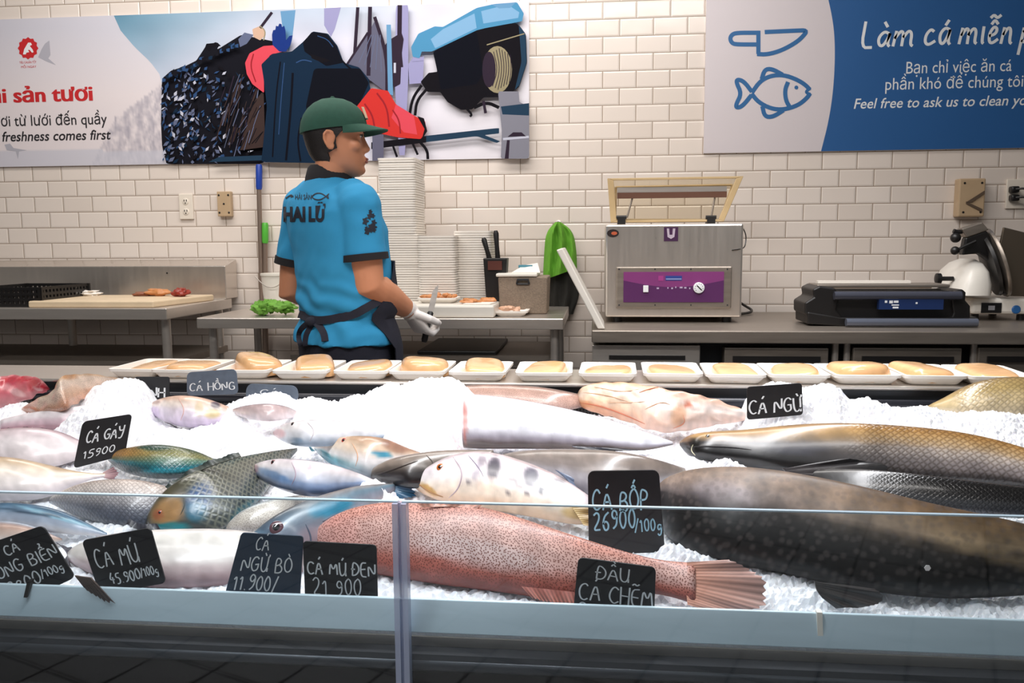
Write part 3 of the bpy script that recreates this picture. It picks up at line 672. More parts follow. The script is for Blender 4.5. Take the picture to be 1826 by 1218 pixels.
c = at(300, 523, 3.7); tag(lump((c.x-.03, 3.66, ztb+.017), (.06, .035, .018), 2).build('fish_fillet', M['orange_food']), 'orange piece of fish on the worn board near its right end', 'fish piece')
c = at(378, 527, 3.6); tag(lump((-1.86, 3.62, ztb+.018), (.035, .03, .02), 5, amp=.5).build('fish_scrap', M['red_food']), 'red fish scrap at the right back corner of the worn board', 'fish piece')
tag(lump((-2.06, 3.66, ztb+.009), (.05, .03, .01), 9, amp=.5).build('fish_scrap', mat('brown_flesh', (150, 92, 66), .4)), 'brown flat fish scrap left of the orange piece on the worn board', 'fish piece')
mb = lump((-2.34, 3.68, ztb+.012), (.06, .035, .013), 12, amp=.6); tag(mb.build('crumpled_paper', M['foam']), 'crumpled white paper at the back of the worn board', 'paper')

# ------------------------------------------------------------------ poles, bucket and green cloth on the middle table
def pole(name, xb, yt, yg, ymid, m, label, lean):
    c = at(xb, yt, 3.96); g_ = at(xb, yg, 3.96)
    p = thing(name, (c.x-lean, 3.965, 0), label, 'pole')
    mb = MB(); mb.tube([(c.x-lean, 3.965, 0), (g_.x, 3.965, g_.z)], .0115, 12); mb.build('shaft', mat(name+'_shaft', (150, 132, 120), .35, .6), p)
    mb = MB(); mb.tube([(g_.x, 3.965, g_.z-.002), (g_.x+.001, 3.965, g_.z+.01), (c.x, 3.965, c.z-.01), (c.x, 3.965, c.z)], [.013, .0155, .0155, .012], 14); mb.build('grip', m, p)
pole('broom_handle', 461, 293, 337, 0, M['blue_plastic'], 'tall pole with a blue grip leaning on the tiles left of the man', .03)
pole('squeegee_handle', 472, 397, 433, 0, M['green_plastic'], 'shorter pole with a green grip beside the blue-handled pole', .045)
c = at(496, 500, 3.72)
bk = thing('bucket', (c.x, 3.72, zm), 'white plastic bucket behind the left elbow of the man', 'bucket')
mb = MB(); mb.lathe((c.x, 3.72, zm+.0008), (0, 0, 1), [(.06, 0), (.068, .06), (.074, .155), (.078, .156), (.078, .166), (.072, .167), (.07, .15), (.058, .008)], 28); mb.build('bucket_body', M['white_plastic'], bk)
mb = MB(); mb.tube([(c.x-.077+.154*i/12, 3.645-.01*math.sin(math.pi*i/12), zm+.155-.05*math.sin(math.pi*i/12)) for i in range(13)], .0022, 6); mb.build('handle', M['steel'], bk)
mb = MB(); a = at(483, 560, 3.4)
for k in range(9):
    lump((a.x+random.uniform(-.055, .055), 3.42+random.uniform(-.04, .04), zm+.022+random.uniform(-.006, .022)), (random.uniform(.03, .045), .03, random.uniform(.016, .026)), k*3.1, 18, 12, .8, 2.2, mb=mb)
for v in mb.v: v.z = max(v.z, zm+.0008)
tag(mb.build('green_cloth', M['leaf']), 'crumpled bright green cloth lying on the table left of the man', 'cloth')

# ------------------------------------------------------------------ foam trays
def tray_mb(w, l, h, wall=.0025, z0=0.0):
    mb = MB(); rs = []
    def ring(a, b, z, n=6, r=.016):
        out = []
        for cx, cy, s in ((a/2-r, b/2-r, 0), (-a/2+r, b/2-r, 1), (-a/2+r, -b/2+r, 2), (a/2-r, -b/2+r, 3)):
            for i in range(n): t_ = (s+i/(n-1))*math.pi/2; out.append(V((cx+r*math.cos(t_), cy+r*math.sin(t_), z)))
        return out
    i = .018
    rs = [ring(w-2*i, l-2*i, 0), ring(w-2*i+.006, l-2*i+.006, .003), ring(w-.010, l-.010, h-.0085), ring(w-.001, l-.001, h-.0075), ring(w, l, h), ring(w-.016, l-.016, h), ring(w-2*i-.002, l-2*i-.002, .005)]
    rs = rs if True else rs
    mb.rings(rs, True); return mb
STK = [('tall', 723, 3.70, 281, 'white foam tray in the tallest stack right beside the man', 'foam trays in the tallest stack', 'foam2'),
       ('mid', 786, 3.66, 420, 'white foam tray in the front stack right of the tallest stack', 'foam trays in the middle stack', 'foam'),
       ('right', 848, 3.74, 410, 'white foam tray in the stack behind the knife holder', 'foam trays in the right-hand stack', 'foam'),
       ('left', 668, 3.80, 428, 'white foam tray in the stack half hidden behind the man', 'foam trays behind the man', 'foam2')]
proto = tray_mb(.165, .21, .026).build('foam_tray', M['foam'], local=True)
first = True; PITCH = .0104
for key, xx, Y, yt, lab, grp, mk in STK:
    zt_ = at(xx, yt, Y-.1).z; n = int((zt_-.026-zm)/PITCH)+1
    for k in range(n):
        o = proto if first else proto.copy()
        if not first: COL.objects.link(o)
        first = False
        z = zm+.001+k*PITCH
        sh = 0
        if key == 'tall': sh = .008 if k < n*.47 else -.008
        X = at(xx, 450, Y).x+sh+random.uniform(-.002, .002)
        o.location = (X, Y+random.uniform(-.002, .002), z); o.rotation_euler.z = random.uniform(-.012, .012)
        tag(o, lab, 'tray', grp)

# ------------------------------------------------------------------ things on the middle table
a = at(698, 566, 3.34); b = at(882, 566, 3.34)
mb = MB(); mb.bx(a.x, b.x, 3.32, 3.56, zm+.0006, zm+.05)
tag(mb.build('cutting_block', M['white_plastic'], bevel=.008, smooth=False), 'thick white cutting block in front of the man with chopped fish on it', 'cutting board')
zc_ = zm+.05
c = at(790, 532, 3.525)
tr = tray_mb(.165, .13, .022).build('foam_tray', M['foam'], local=True); tr.location = (c.x-.01, 3.49, zc_+.0005); tag(tr, 'foam tray of chopped orange fish on the white cutting block', 'tray')
g = 'chopped orange fish pieces in the tray on the block'
for k in range(16):
    p = (c.x-.01+random.uniform(-.06, .06), 3.49+random.uniform(-.04, .04), zc_+.022+random.uniform(0, .012))
    tag(lump(p, (random.uniform(.012, .02), .013, .008), k*7.7, 10, 6, .4).build('fish_chunk', M['orange_food']), 'small orange chunk of fish in the tray on the white cutting block', 'fish piece', g)
for k, (dx, dy, r) in enumerate(((.13, -.02, (.04, .03, .012)), (.2, .02, (.035, .02, .014)))):
    tag(lump((c.x+dx, 3.45+dy, zc_+.010), r, 40+k, 16, 10, .4).build('fish_fillet', M['orange_food']), ('first', 'second')[k]+' orange fillet lying right of the chopped fish on the white block', 'fish piece')
mb = MB(); mb.prism([(b.x-.13, 3.36, zc_+.0008), (b.x-.02, 3.35, zc_+.0008), (b.x-.005, 3.47, zc_+.0008), (b.x-.11, 3.48, zc_+.0008)], (0, 0, .004)); tag(mb.build('white_wrapper', M['foam'], smooth=False), 'flat white wrapper on the right end of the white cutting block', 'wrapper')
c = at(912, 558, 3.42)
tr = tray_mb(.14, .14, .022).build('foam_tray', M['foam'], local=True); tr.location = (c.x, 3.44, zm+.0008); tag(tr, 'small white foam tray of pale scraps right of the cutting block', 'tray')
for k in range(9):
    p = (c.x+random.uniform(-.04, .04), 3.44+random.uniform(-.04, .04), zm+.022+random.uniform(0, .01))
    tag(lump(p, (.015, .013, .009), 80+k*3, 10, 6, .4).build('fish_chunk', mat('pale_flesh', (222, 178, 150), .4) if k == 0 else bpy.data.materials['pale_flesh']), 'pale fish chunk in the small tray right of the cutting block', 'fish piece', 'pale chunks in the small tray')
# knife holder
a = at(867, 524, 3.6); b = at(903, 462, 3.6); xm = (a.x+b.x)/2
kh = thing('knife_holder', (xm, 3.6, zm), 'black knife holder with two black-handled knives by the tray stacks', 'knife holder')
zh = at(885, 460, 3.6).z
mb = MB(); hw = (b.x-a.x)/2
mb.hexa([(xm-hw*.85, 3.565, zm+.0006), (xm+hw*.85, 3.565, zm+.0006), (xm+hw*.85, 3.635, zm+.0006), (xm-hw*.85, 3.635, zm+.0006), (xm-hw*1.15, 3.56, zh), (xm+hw*1.15, 3.56, zh), (xm+hw*1.15, 3.64, zh), (xm-hw*1.15, 3.64, zh)])
mb.build('holder_body', M['black'], kh, bevel=.004, smooth=False)
mb = MB(); mb.bx(xm-.03, xm+.03, 3.552, 3.556+.006, zh-.05, zh-.012); mb.build('rim_plate', mat('dark_red_plastic', (84, 44, 36), .4), kh, smooth=False)
for k, (xt, yt_, xb) in enumerate(((862, 424, 874), (884, 411, 888))):
    p0 = at(xb, 466, 3.6); p1 = at(xt, yt_, 3.6)
    kn = thing('knife', (p0.x, 3.6, zh), 'black-handled knife standing in the holder, '+('leaning left' if k == 0 else 'upright right one'), 'knife')
    dv = (p1-p0); mb = MB(); mb.tube([p0-dv*.25, p0, p0+dv*.1, p0+dv*.5, p0+dv*.9, p1], [.005, .009, .011, .0095, .012, .007], 10, flat=.7); mb.build('handle', M['black'], kn)
    mb = MB(); q = p0-dv*1.3; mb.prism([p0+V((-.009, -.001, 0)), p0+V((.009, -.001, 0)), q+V((.004, -.001, .0)), q+V((-.009, -.001, .02))], (0, .002, 0)); mb.build('blade', M['steel'], kn, smooth=False)
# wicker box with white lid
a = at(890, 548, 3.525); b = at(978, 548, 3.525); ztop = at(930, 493, 3.525).z
wb_ = thing('storage_box', ((a.x+b.x)/2, 3.6, zm), 'grey woven storage box with a white lid beside the green towel', 'box')
mb = MB(); mb.hexa([(a.x+.006, 3.5, zm+.0006), (b.x-.006, 3.5, zm+.0006), (b.x-.006, 3.68, zm+.0006), (a.x+.006, 3.68, zm+.0006), (a.x, 3.495, ztop), (b.x, 3.495, ztop), (b.x, 3.69, ztop), (a.x, 3.69, ztop)]); mb.build('box_body', M['wicker'], wb_, bevel=.006, smooth=False)
mb = MB(); mb.bx(a.x-.008, b.x-.045, 3.488, 3.695, ztop+.0004, ztop+.014); mb.build('lid', M['white_plastic'], wb_, bevel=.004, smooth=False)
mb = MB(); xm = (a.x+b.x)/2; mb.tube([(xm-.025, 3.492, ztop-.03), (xm-.022, 3.488, ztop-.012), (xm+.022, 3.488, ztop-.012), (xm+.025, 3.492, ztop-.03)], .005, 8); mb.tube([(xm-.025, 3.492, ztop-.03), (xm+.025, 3.492, ztop-.03)], .004, 8); mb.build('handle', M['dark'], wb_)
mb = MB(); mb.prism([(xm-.05, 3.53, ztop+.0145), (xm+.07, 3.52, ztop+.0145), (xm+.05, 3.66, ztop+.05), (xm-.01, 3.66, ztop+.04)], (0, 0, .003)); tag(mb.build('paper_sheet', M['foam'], smooth=False), 'white paper sheet lying on the lid of the woven box', 'paper')
mb = MB(); mb.prism([(xm-.03, 3.62, ztop+.0146), (xm+.03, 3.62, ztop+.0146), (xm+.03, 3.68, ztop+.0146), (xm-.03, 3.68, ztop+.0146)], (0, 0, .03)); tag(mb.build('blue_packet', mat('teal_packet', (70, 132, 150), .5), smooth=False), 'blue packet under the paper sheet on the woven box', 'packet')
# towel and dark cloth hanging on a wall hook
def drape(name, m, pts, d0, amp, label, cat, thick=.03, seed=0):
    """hanging cloth: left and right outline in photo pixels, pleated, closed volume"""
    L, Rt = pts; L = resample(chaikin(L, 2), 26); Rt = resample(chaikin(Rt, 2), 26); n = 22; f = []; bk_ = []
    mb = MB()
    for i in range(26):
        a, b = L[i], Rt[i]; fr_ = []; bb = []
        for j in range(n):
            t_ = j/(n-1); x = a[0]+(b[0]-a[0])*t_; y = a[1]+(b[1]-a[1])*t_
            w_ = math.sin(math.pi*t_)**.5 if 0 < t_ < 1 else 0
            e_ = amp*math.sin(t_*17+seed+i*.12)*min(1, i/6)+.006*noise.noise(V((t_*5, i*.2, seed)))
            fr_.append(at(x, y, d0-thick*w_-e_*w_)); bb.append(at(x, y, d0+.004))
        mb.v += fr_+bb[::-1]
    k = 2*n
    for i in range(25):
        for j in range(k): mb.f.append((i*k+j, i*k+(j+1) % k, (i+1)*k+(j+1) % k, (i+1)*k+j)); mb.m.append(0)
    mb.f += [tuple(range(k))[::-1], tuple(25*k+j for j in range(k))]; mb.m += [0, 0]
    return tag(mb.build(name, m), label, cat)
hk = at(996, 398, 3.99)
mb = MB(); mb.lathe((hk.x, 3.999, hk.z), (0, -1, 0), [(.014, 0), (.014, .006), (.005, .008), (.005, .05), (.009, .052), (.009, .06)], 14); tag(mb.build('wall_hook', M['steel']), 'small steel wall hook under the green towel', 'hook')
drape('dark_apron', M['dark_cloth'], ([(985, 425), (972, 470), (968, 520), (976, 566)], [(1005, 425), (1028, 470), (1036, 520), (1022, 560)]), 3.97, .012, 'dark cloth apron hanging on the wall below the green towel', 'apron', .045, 1)
drape('green_towel', M['green_cloth'], ([(990, 396), (973, 415), (970, 455), (968, 500)], [(1000, 396), (1022, 412), (1028, 445), (1029, 478)]), 3.915, .022, 'bright green towel hanging on the wall beside the vacuum machine', 'towel', .04, 3)
# leaning white board (edge-on)
p0 = at(1066, 586, 3.13); p1 = at(992, 446, 3.13); p2 = at(1003, 442, 3.13); p3 = at(1079, 583, 3.13)
p0.z = p3.z = zr+.002
mb = MB(); mb.prism([(p.x, 3.13, p.z) for p in (p0, p3, p2, p1)], (0, .28, 0))
tag(mb.build('cutting_board', M['white_plastic'], bevel=.004, smooth=False), 'thin white cutting board leaning against the left side of the vacuum machine', 'cutting board')

# ------------------------------------------------------------------ vacuum packing machine
x0, x1 = .036, .574; y0, y1 = 3.4, 3.86; z0, z1 = zr+.022, 1.285
vm = thing('vacuum_packing_machine', ((x0+x1)/2, 3.63, zr), 'steel vacuum packing machine with purple control panel and raised clear lid', 'vacuum machine')
mb = MB(); mb.bx(x0, x1, y0, y1, z0, z1); mb.build('housing', M['steel_bright'], vm, bevel=.008, smooth=False)
for fx in (x0+.05, x1-.05):
    for fy in (y0+.05, y1-.05):
        mb = MB(); mb.lathe((fx, fy, zr+.0005), (0, 0, 1), [(.02, 0), (.018, .022)], 14); mb.build('foot', M['black'], vm)
def mz(x, y, Y=3.4): return at(x, y, Y)
a = mz(1099, 476); b = mz(1303, 549)
mb = MB(); mb.bx(a.x, b.x, y0-.012, y0+.001, b.z, a.z); cp = mb.build('control_panel', M['steel_dark'], vm, bevel=.004, smooth=False)
a = mz(1112, 485, y0-.013); b = mz(1290, 539, y0-.013)
mb = MB(); mb.bx(a.x, b.x, y0-.0145, y0-.011, b.z, a.z); mb.build('panel_face', M['purple'], cp, smooth=False)
mb = MB(); n = 16; zs = lambda t_: a.z+(b.z-a.z)*(.28+.22*math.sin(math.pi*t_)); xs = lambda t_: a.x+(b.x-a.x)*t_
mb.prism([(xs(i/n), y0-.0147, zs(i/n)) for i in range(n+1)]+[(b.x, y0-.0147, b.z), (a.x, y0-.0147, b.z)], (0, .0004, 0)); mb.build('panel_wave', M['purple_dark'], cp, smooth=False)
for fx in (1104, 1168, 1232, 1297):
    for fy in (480, 544):
        c = mz(fx, fy, y0-.012); mb = MB(); mb.lathe((c.x, y0-.0118, c.z), (0, -1, 0), [(.003, 0), (.003, .002)], 8); mb.build('screw', M['dark'], cp)
c = mz(1246, 513, y0-.015); mb = MB(); mb.lathe((c.x, y0-.0145, c.z), (0, -1, 0), [(.0215, 0), (.0215, .008), (.019, .009)], 28); gg = mb.build('vacuum_gauge', M['white_ink'], cp)
mb = MB(); mb.prism([(c.x-.010, y0-.0242, c.z+.008), (c.x-.006, y0-.0242, c.z+.010), (c.x+.012, y0-.0242, c.z-.008), (c.x+.009, y0-.0242, c.z-.011)], (0, .0006, 0))
for k in range(9):
    q = R(-40+k*32.5); mb.prism([(c.x+math.cos(q+o_)*r_, y0-.0241, c.z+math.sin(q+o_)*r_) for r_, o_ in ((.0135, -.06), (.017, -.06), (.017, .06), (.0135, .06))], (0, .0004, 0))
mb.build('needle', M['black'], gg, smooth=False)
a = mz(1147, 509, y0-.015); b = mz(1156, 521, y0-.015); mb = MB(); mb.bx(a.x, b.x, y0-.021, y0-.0145, b.z, a.z); mb.build('switch', M['white_ink'], cp, bevel=.001, smooth=False)
mb = MB()
for fx, w_ in ((1171, 4), (1190, 2), (1197, 3), (1204, 2), (1212, 5), (1220, 4), (1229, 2)):
    a = mz(fx, 511+random.uniform(-1, 1), y0-.015); s_ = w_/440; mb.bx(a.x, a.x+s_, y0-.0152, y0-.0146, a.z-.008, a.z-.002)
mb.build('panel_marks', mat('pale_marks', (186, 170, 196), .5), cp, smooth=False)
a = mz(1174, 491, y0-.015); b = mz(1216, 502, y0-.015); mb = MB(); mb.bx(a.x+.028, b.x, y0-.0153, y0-.0146, b.z+.004, a.z-.002); mb.bx(a.x, a.x+.02, y0-.0153, y0-.0146, b.z+.003, a.z-.002, 1); mb.bx(a.x+.03, b.x-.002, y0-.0156, y0-.0146, b.z+.008, b.z+.012, 2)
mb.build('maker_badge', [mat('badge_blue', (46, 66, 140), .4), mat('badge_magenta', (160, 60, 130), .4), mat('badge_pale', (150, 160, 200), .4)], cp, smooth=False)
a = mz(1184, 405); b = mz(1209, 430); mb = MB(); mb.bx(a.x, b.x, y0-.0012, y0+.001, b.z, a.z)
q = lambda u, v: (a.x+(b.x-a.x)*u, y0-.0016, b.z+(a.z-b.z)*v)
mb.prism([q(*t_) for t_ in ((.2, .9), (.36, .9), (.4, .45), (.6, .45), (.62, .9), (.8, .9), (.74, .3), (.5, .16), (.26, .3))], (0, .0003, 0), 1)
mb.build('sticker', [mat('sticker_purple', (66, 34, 70), .4), mat('sticker_white', (190, 176, 190), .4)], vm, smooth=False)
a = mz(1083, 416); mb = MB(); cx_, cz_ = mz(1093, 416).x, mz(1093, 416).z
mb.prism([(cx_+.024*math.cos(k*.5236), y0-.0012, cz_+.016*math.sin(k*.5236)) for k in range(12)], (0, .002, 0)); mb.prism([(cx_+.005+.012*math.cos(k*.5236), y0-.0015, cz_+.007*math.sin(k*.5236)) for k in range(12)], (0, .002, 0), 1)
mb.build('sticker', [mat('sticker_black', (40, 30, 30), .4), mat('sticker_orange', (190, 92, 60), .4)], vm, smooth=False)
mb = MB(); pts_ = [mz(1325, 407, 3.41), mz(1331, 420, 3.45), mz(1329, 440, 3.43), mz(1322, 444, 3.398), mz(1305, 446, 3.398)]; mb.tube([V(p) for p in chaikin([tuple(p) for p in pts_], 2)], .0022, 6); mb.build('lid_cable', M['black'], vm)
# lid: shallow acrylic box, open
def quad(pp, Y): return [at(x, y, Y) for x, y in pp]
F0 = quad([(1083, 318), (1326, 314), (1291, 395), (1089, 397)], 3.66); B0 = quad([(1098, 334), (1306, 330), (1284, 392), (1097, 392)], 3.74)
mb = MB()
for i in range(4):
    a, b = F0[i], F0[(i+1) % 4]; ins = lambda p, k: p+(sum(F0, V())/4-p)*k
    a2, b2 = ins(a, .1), ins(b, .1); dv = V((0, .014, 0))
    mb.hexa([a, b, b2, a2, a+dv, b+dv, b2+dv, a2+dv])
ld = mb.build('lid', M['acrylic_edge'], vm, bevel=.002, smooth=False)
mb = MB(); fr2 = [p+(sum(F0, V())/4-p)*.07+V((0, .0145, 0)) for p in F0]
for i in range(4):
    j = (i+1) % 4; mb.hexa([fr2[i], fr2[j], fr2[j]+V((0, .004, 0)), fr2[i]+V((0, .004, 0)), B0[i], B0[j], B0[j]+V((0, .004, 0)), B0[i]+V((0, .004, 0))])
mb.prism([p+V((0, .0045, 0)) for p in B0], (0, .006, 0)); mb.build('clear_cover', M['acrylic'], ld, smooth=False)
mb = MB()
for i in range(4):
    a, b = B0[i], B0[(i+1) % 4]; mb.tube([a+V((0, -.002, 0)), b+V((0, -.002, 0))], .005, 8)
mb.build('cover_edge', M['acrylic_edge'], ld)
a = at(1101, 343, 3.645); b = at(1298, 351, 3.645); mb = MB(); mb.bx(a.x, b.x, 3.676, 3.695, b.z, a.z); mb.build('seal_bar', mat('seal_brown', (96, 62, 46), .5), ld, smooth=False); mb = MB(); mb.bx(a.x, b.x, 3.68, 3.70, a.z+.0005, a.z+.022); mb.build('seal_bar_holder', M['steel'], ld, smooth=False)
for xa_, xb_ in ((1118, 1130), (1268, 1276)):
    mb = MB(); mb.tube([at(xa_, 388, 3.68), at(xb_, 345, 3.69)], .004, 8); mb.build('lid_strut', M['steel_dark'], ld)
for xx in (1108, 1267):
    c = at(xx, 391, 3.68); mb = MB(); mb.bx(c.x-.017, c.x+.017, 3.655, 3.72, z1-.002, c.z+.01); mb.tube([(c.x-.022, 3.665, c.z+.008), (c.x+.022, 3.665, c.z+.008)], .008, 10); mb.build('hinge', M['black'], vm, smooth=False)
mb = MB(); pts_ = [(x1-.02, 3.86, 1.0), (x1+.03, 3.9, .97), (.66, 3.88, .93), (.70, 3.8, .905), (.62, 3.72, .9), (.6, 3.7, .899)]; mb.tube([V(p) for p in chaikin(pts_, 3)], .006, 8); mb.build('power_cord', M['black'], vm)

# ------------------------------------------------------------------ film wrapping machine
zq = zr
A = lambda x, y, Y=3.28: at(x, y, Y)
w0, w1 = A(1440, 560).x, A(1742, 560).x
wm = thing('film_wrapping_machine', ((w0+w1)/2, 3.41, zr), 'black film wrapping machine with rollers left of the slicer', 'wrapping machine')
mb = MB(); mb.prism([(A(x, y).x, 3.28, max(zq+.0006, A(x, y).z)) for x, y in ((1440, 578), (1500, 590), (1745, 590), (1745, 566), (1500, 566), (1440, 556))], (0, .2, 0)); mb.build('base', M['black'], wm, bevel=.005, smooth=False)
prof = [(1436, 560), (1436, 540), (1452, 530), (1450, 516), (1462, 510), (1490, 514), (1498, 530), (1492, 552), (1508, 572), (1470, 578)]
mb = MB(); a = A(1490, 560); b = A(1705, 560); mb.bx(a.x, b.x, 3.30, 3.47, zq+.02, A(1600, 519).z); mb.build('machine_body', M['black'], wm, bevel=.004, smooth=False)
for k in (0, 1):
    mb = MB(); mb.prism([(A(x if k == 0 else 1732-(x-1436)*.55, y if k == 0 else y+4).x, 3.285, A(x, y if k == 0 else min(y+6, 584)).z) for x, y in prof], (0, .19, 0)); mb.build('side_bracket', M['black'], wm, bevel=.006, smooth=False)
a = A(1462, 517); b = A(1712, 517)
mb = MB(); mb.bx(a.x, b.x-.02, 3.32, 3.46, a.z+.006, a.z+.018); mb.build('hot_plate', M['steel_dark'], wm, bevel=.003, smooth=False)
mb = MB(); z_ = A(1600, 527).z; mb.tube([(a.x+.05, 3.27, z_), (b.x, 3.27, z_)], .016, 18); mb.build('film_roller', mat('film_roll_grey', (78, 80, 92), .16, .4), wm)
mb = MB(); z_ = A(1600, 576, 3.22).z; mb.tube([(A(1512, 575, 3.22).x, 3.245, z_), (A(1748, 575, 3.22).x, 3.245, z_)], .015, 18); mb.build('film_roller', mat('film_roll_silver', (120, 126, 142), .18, .6), wm)
a = A(1568, 533, 3.26); b = A(1682, 552, 3.26); mb = MB(); mb.bx(a.x, b.x, 3.26, 3.284, b.z, a.z); lb = mb.build('label_plate', mat('label_navy', (28, 48, 92), .35), wm, smooth=False)
mb = MB()
for xa, xb, ya, yb in ((1578, 1582, 536, 540), (1586, 1592, 536, 541), (1594, 1602, 536, 540), (1590, 1603, 543, 545), (1592, 1602, 547, 550), (1633, 1636, 539, 542)):
    p = A(xa, ya, 3.259); q_ = A(xb, yb, 3.259); mb.bx(p.x, q_.x, 3.2585, 3.2605, q_.z, p.z)
mb.build('label_marks', M['white_ink'], lb, smooth=False)
mb = MB(); p = A(1468, 513); q_ = A(1638, 513); mb.bx(p.x, q_.x, 3.36, 3.39, p.z+.012, p.z+.022); mb.build('cutter_bar', M['white_plastic'], wm, smooth=False)
# ------------------------------------------------------------------ slicer
S = lambda x, y, Y=3.52: at(x, y, Y)
sl = thing('meat_slicer', (S(1760, 560).x, 3.62, zr), 'meat slicer with white base, tilted blade and black handle at right edge', 'slicer')
p = S(1732, 564); q_ = S(1845, 532)
mb = MB(); mb.bx(p.x, q_.x, 3.52, 3.85, zr+.0256, q_.z); bs = mb.build('base', M['white_plastic'], sl, bevel=.012, smooth=False)
for fx in (p.x+.03, q_.x-.03):
    for fy in (3.56, 3.8):
        mb = MB(); mb.lathe((fx, fy, zr+.0006), (0, 0, 1), [(.016, 0), (.014, .028)], 12); mb.build('foot', M['black'], sl)
a = S(1750, 540, 3.519); b = S(1785, 558, 3.519); mb = MB(); mb.bx(a.x, b.x, 3.5165, 3.5205, b.z, a.z); ds = mb.build('display', M['black_gloss'], bs, smooth=False)
c = S(1812, 552, 3.519); mb = MB(); mb.lathe((c.x, 3.5205, c.z), (0, -1, 0), [(.017, 0), (.017, .003), (.014, .006)], 24); mb.build('button', mat('button_blue', (44, 104, 168), .35), bs)
a = S(1762, 545, 3.519); b = S(1773, 553, 3.519); mb = MB(); mb.bx(a.x, b.x, 3.5155, 3.517, b.z, a.z); mb.build('display_marks', mat('display_grey', (150, 150, 156), .5), bs, smooth=False)
# motor hood (white) as loft
rs = []
for (xa, ya, xb, yb, dy) in ((1690, 524, 1762, 526, .17), (1697, 505, 1764, 508, .165), (1708, 482, 1760, 486, .15), (1722, 468, 1752, 472, .12), (1736, 461, 1744, 463, .06)):
    a = S(xa, ya, 3.56); b = S(xb, yb, 3.56); rs.append([V((( a.x+b.x)/2+(b.x-a.x)/2*math.copysign(abs(math.cos(t_))**.6, math.cos(t_)), 3.64+dy*math.copysign(abs(math.sin(t_))**.6, math.sin(t_)), (a.z+b.z)/2)) for t_ in [2*math.pi*k/24 for k in range(24)]])
mb = MB(); mb.rings(rs); mb.build('motor_hood', M['white_plastic'], sl)
ca = S(1780, 468, 3.56); ax = V((.92, -.18, .30)).normalized()
mb = MB(); mb.lathe(ca-ax*.02, ax, [(.06, 0), (.138, .008), (.142, .014), (.142, .02), (.10, .03), (.02, .034)], 40); mb.build('blade', M['steel_dark'], sl)
mb = MB(); mb.lathe(ca-ax*.045, ax, [(.05, 0), (.125, .006), (.13, .018), (.06, .024)], 40); mb.build('blade_guard', M['black'], sl)
mb = MB(); mb.prism([S(1790, 405, 3.525), S(1850, 420, 3.525), S(1850, 530, 3.525), S(1800, 528, 3.525), S(1776, 470, 3.525)], (0, .012, 0)); mb.build('meat_carriage', mat('carriage_metal', (124, 112, 98), .35, .8), sl, bevel=.003, smooth=False)
mb = MB(); mb.prism([S(1715, 408, 3.505), S(1752, 396, 3.505), S(1764, 410, 3.505), S(1724, 424, 3.505)], (0, .05, 0)); mb.build('grip_cover', M['steel_dark'], sl, bevel=.004, smooth=False)
mb = MB(); mb.prism([S(1722, 424, 3.51), S(1760, 411, 3.51), S(1778, 440, 3.51), S(1800, 500, 3.51), S(1806, 525, 3.51), S(1792, 526, 3.51), S(1772, 470, 3.51), S(1745, 452, 3.51), S(1716, 455, 3.51)], (0, .04, 0)); mb.build('carriage_arm', M['black'], sl, bevel=.006, smooth=False)
mb = MB(); mb.tube([S(1700, 412, 3.525), S(1708, 414, 3.525), S(1722, 412, 3.525)], .009, 10)
mb.tube([S(1740, 430, 3.495), S(1706, 446, 3.495)], .006, 10); mb.ball(S(1703, 447, 3.495), .017, 14, 10); mb.ball(S(1704, 424, 3.515), .02, 14, 10); mb.build('pusher_knob', M['black'], sl)
c = S(1675, 497, 3.56); mb = MB(); mb.tube([c, S(1700, 497, 3.56)], .009, 10); mb.lathe(c, (1, 0, 0), [(.012, -.016), (.022, -.012), (.022, .004), (.012, .008)], 16); mb.build('thickness_knob', M['black'], sl)

# ------------------------------------------------------------------ display case
CX0, CX1 = -2.3, 2.3
dc = thing('display_case', (0, 1.75, 0), 'long glass-fronted fish display case in the foreground, filled with ice', 'display case')
mb = MB(); mb.bx(CX0, CX1, 2.212, 2.46, .834, .8445); mb.build('serving_ledge', M['steel'], dc, bevel=.004, smooth=False)
mb = MB(); mb.bx(CX0, CX1, 2.225, 2.44, .1, .8335); mb.build('inner_panel', M['dark'], dc, smooth=False)
mb = MB(); mb.tube([(CX0, 2.195, .80), (CX1, 2.195, .80)], .014, 14); mb.build('air_rail', mat('rail_dark', (34, 35, 42), .3, .3), dc)
def grille():
    m = mat('vent_grille', (70, 68, 68), .5, .2); nt = m.node_tree; b = nt.nodes['Principled BSDF']
    tc = nt.nodes.new('ShaderNodeTexCoord'); sp = nt.nodes.new('ShaderNodeSeparateXYZ'); nt.links.new(tc.outputs['Object'], sp.inputs[0])
    outs = []
    for ch in (0, 2):
        a = nt.nodes.new('ShaderNodeMath'); a.operation = 'MULTIPLY'; a.inputs[1].default_value = 1/.0085*6.2832; nt.links.new(sp.outputs[ch], a.inputs[0])
        s = nt.nodes.new('ShaderNodeMath'); s.operation = 'SINE'; nt.links.new(a.outputs[0], s.inputs[0]); outs.append(s)
    ad = nt.nodes.new('ShaderNodeMath'); nt.links.new(outs[0].outputs[0], ad.inputs[0]); nt.links.new(outs[1].outputs[0], ad.inputs[1])
    gt = nt.nodes.new('ShaderNodeMath'); gt.operation = 'GREATER_THAN'; gt.inputs[1].default_value = .3; nt.links.new(ad.outputs[0], gt.inputs[0])
    mx = nt.nodes.new('ShaderNodeMix'); mx.data_type = 'RGBA'; mx.inputs[6].default_value = lin((78, 76, 76))+(1,); mx.inputs[7].default_value = lin((12, 12, 12))+(1,)
    nt.links.new(gt.outputs[0], mx.inputs[0]); nt.links.new(mx.outputs[2], b.inputs['Base Color']); return m
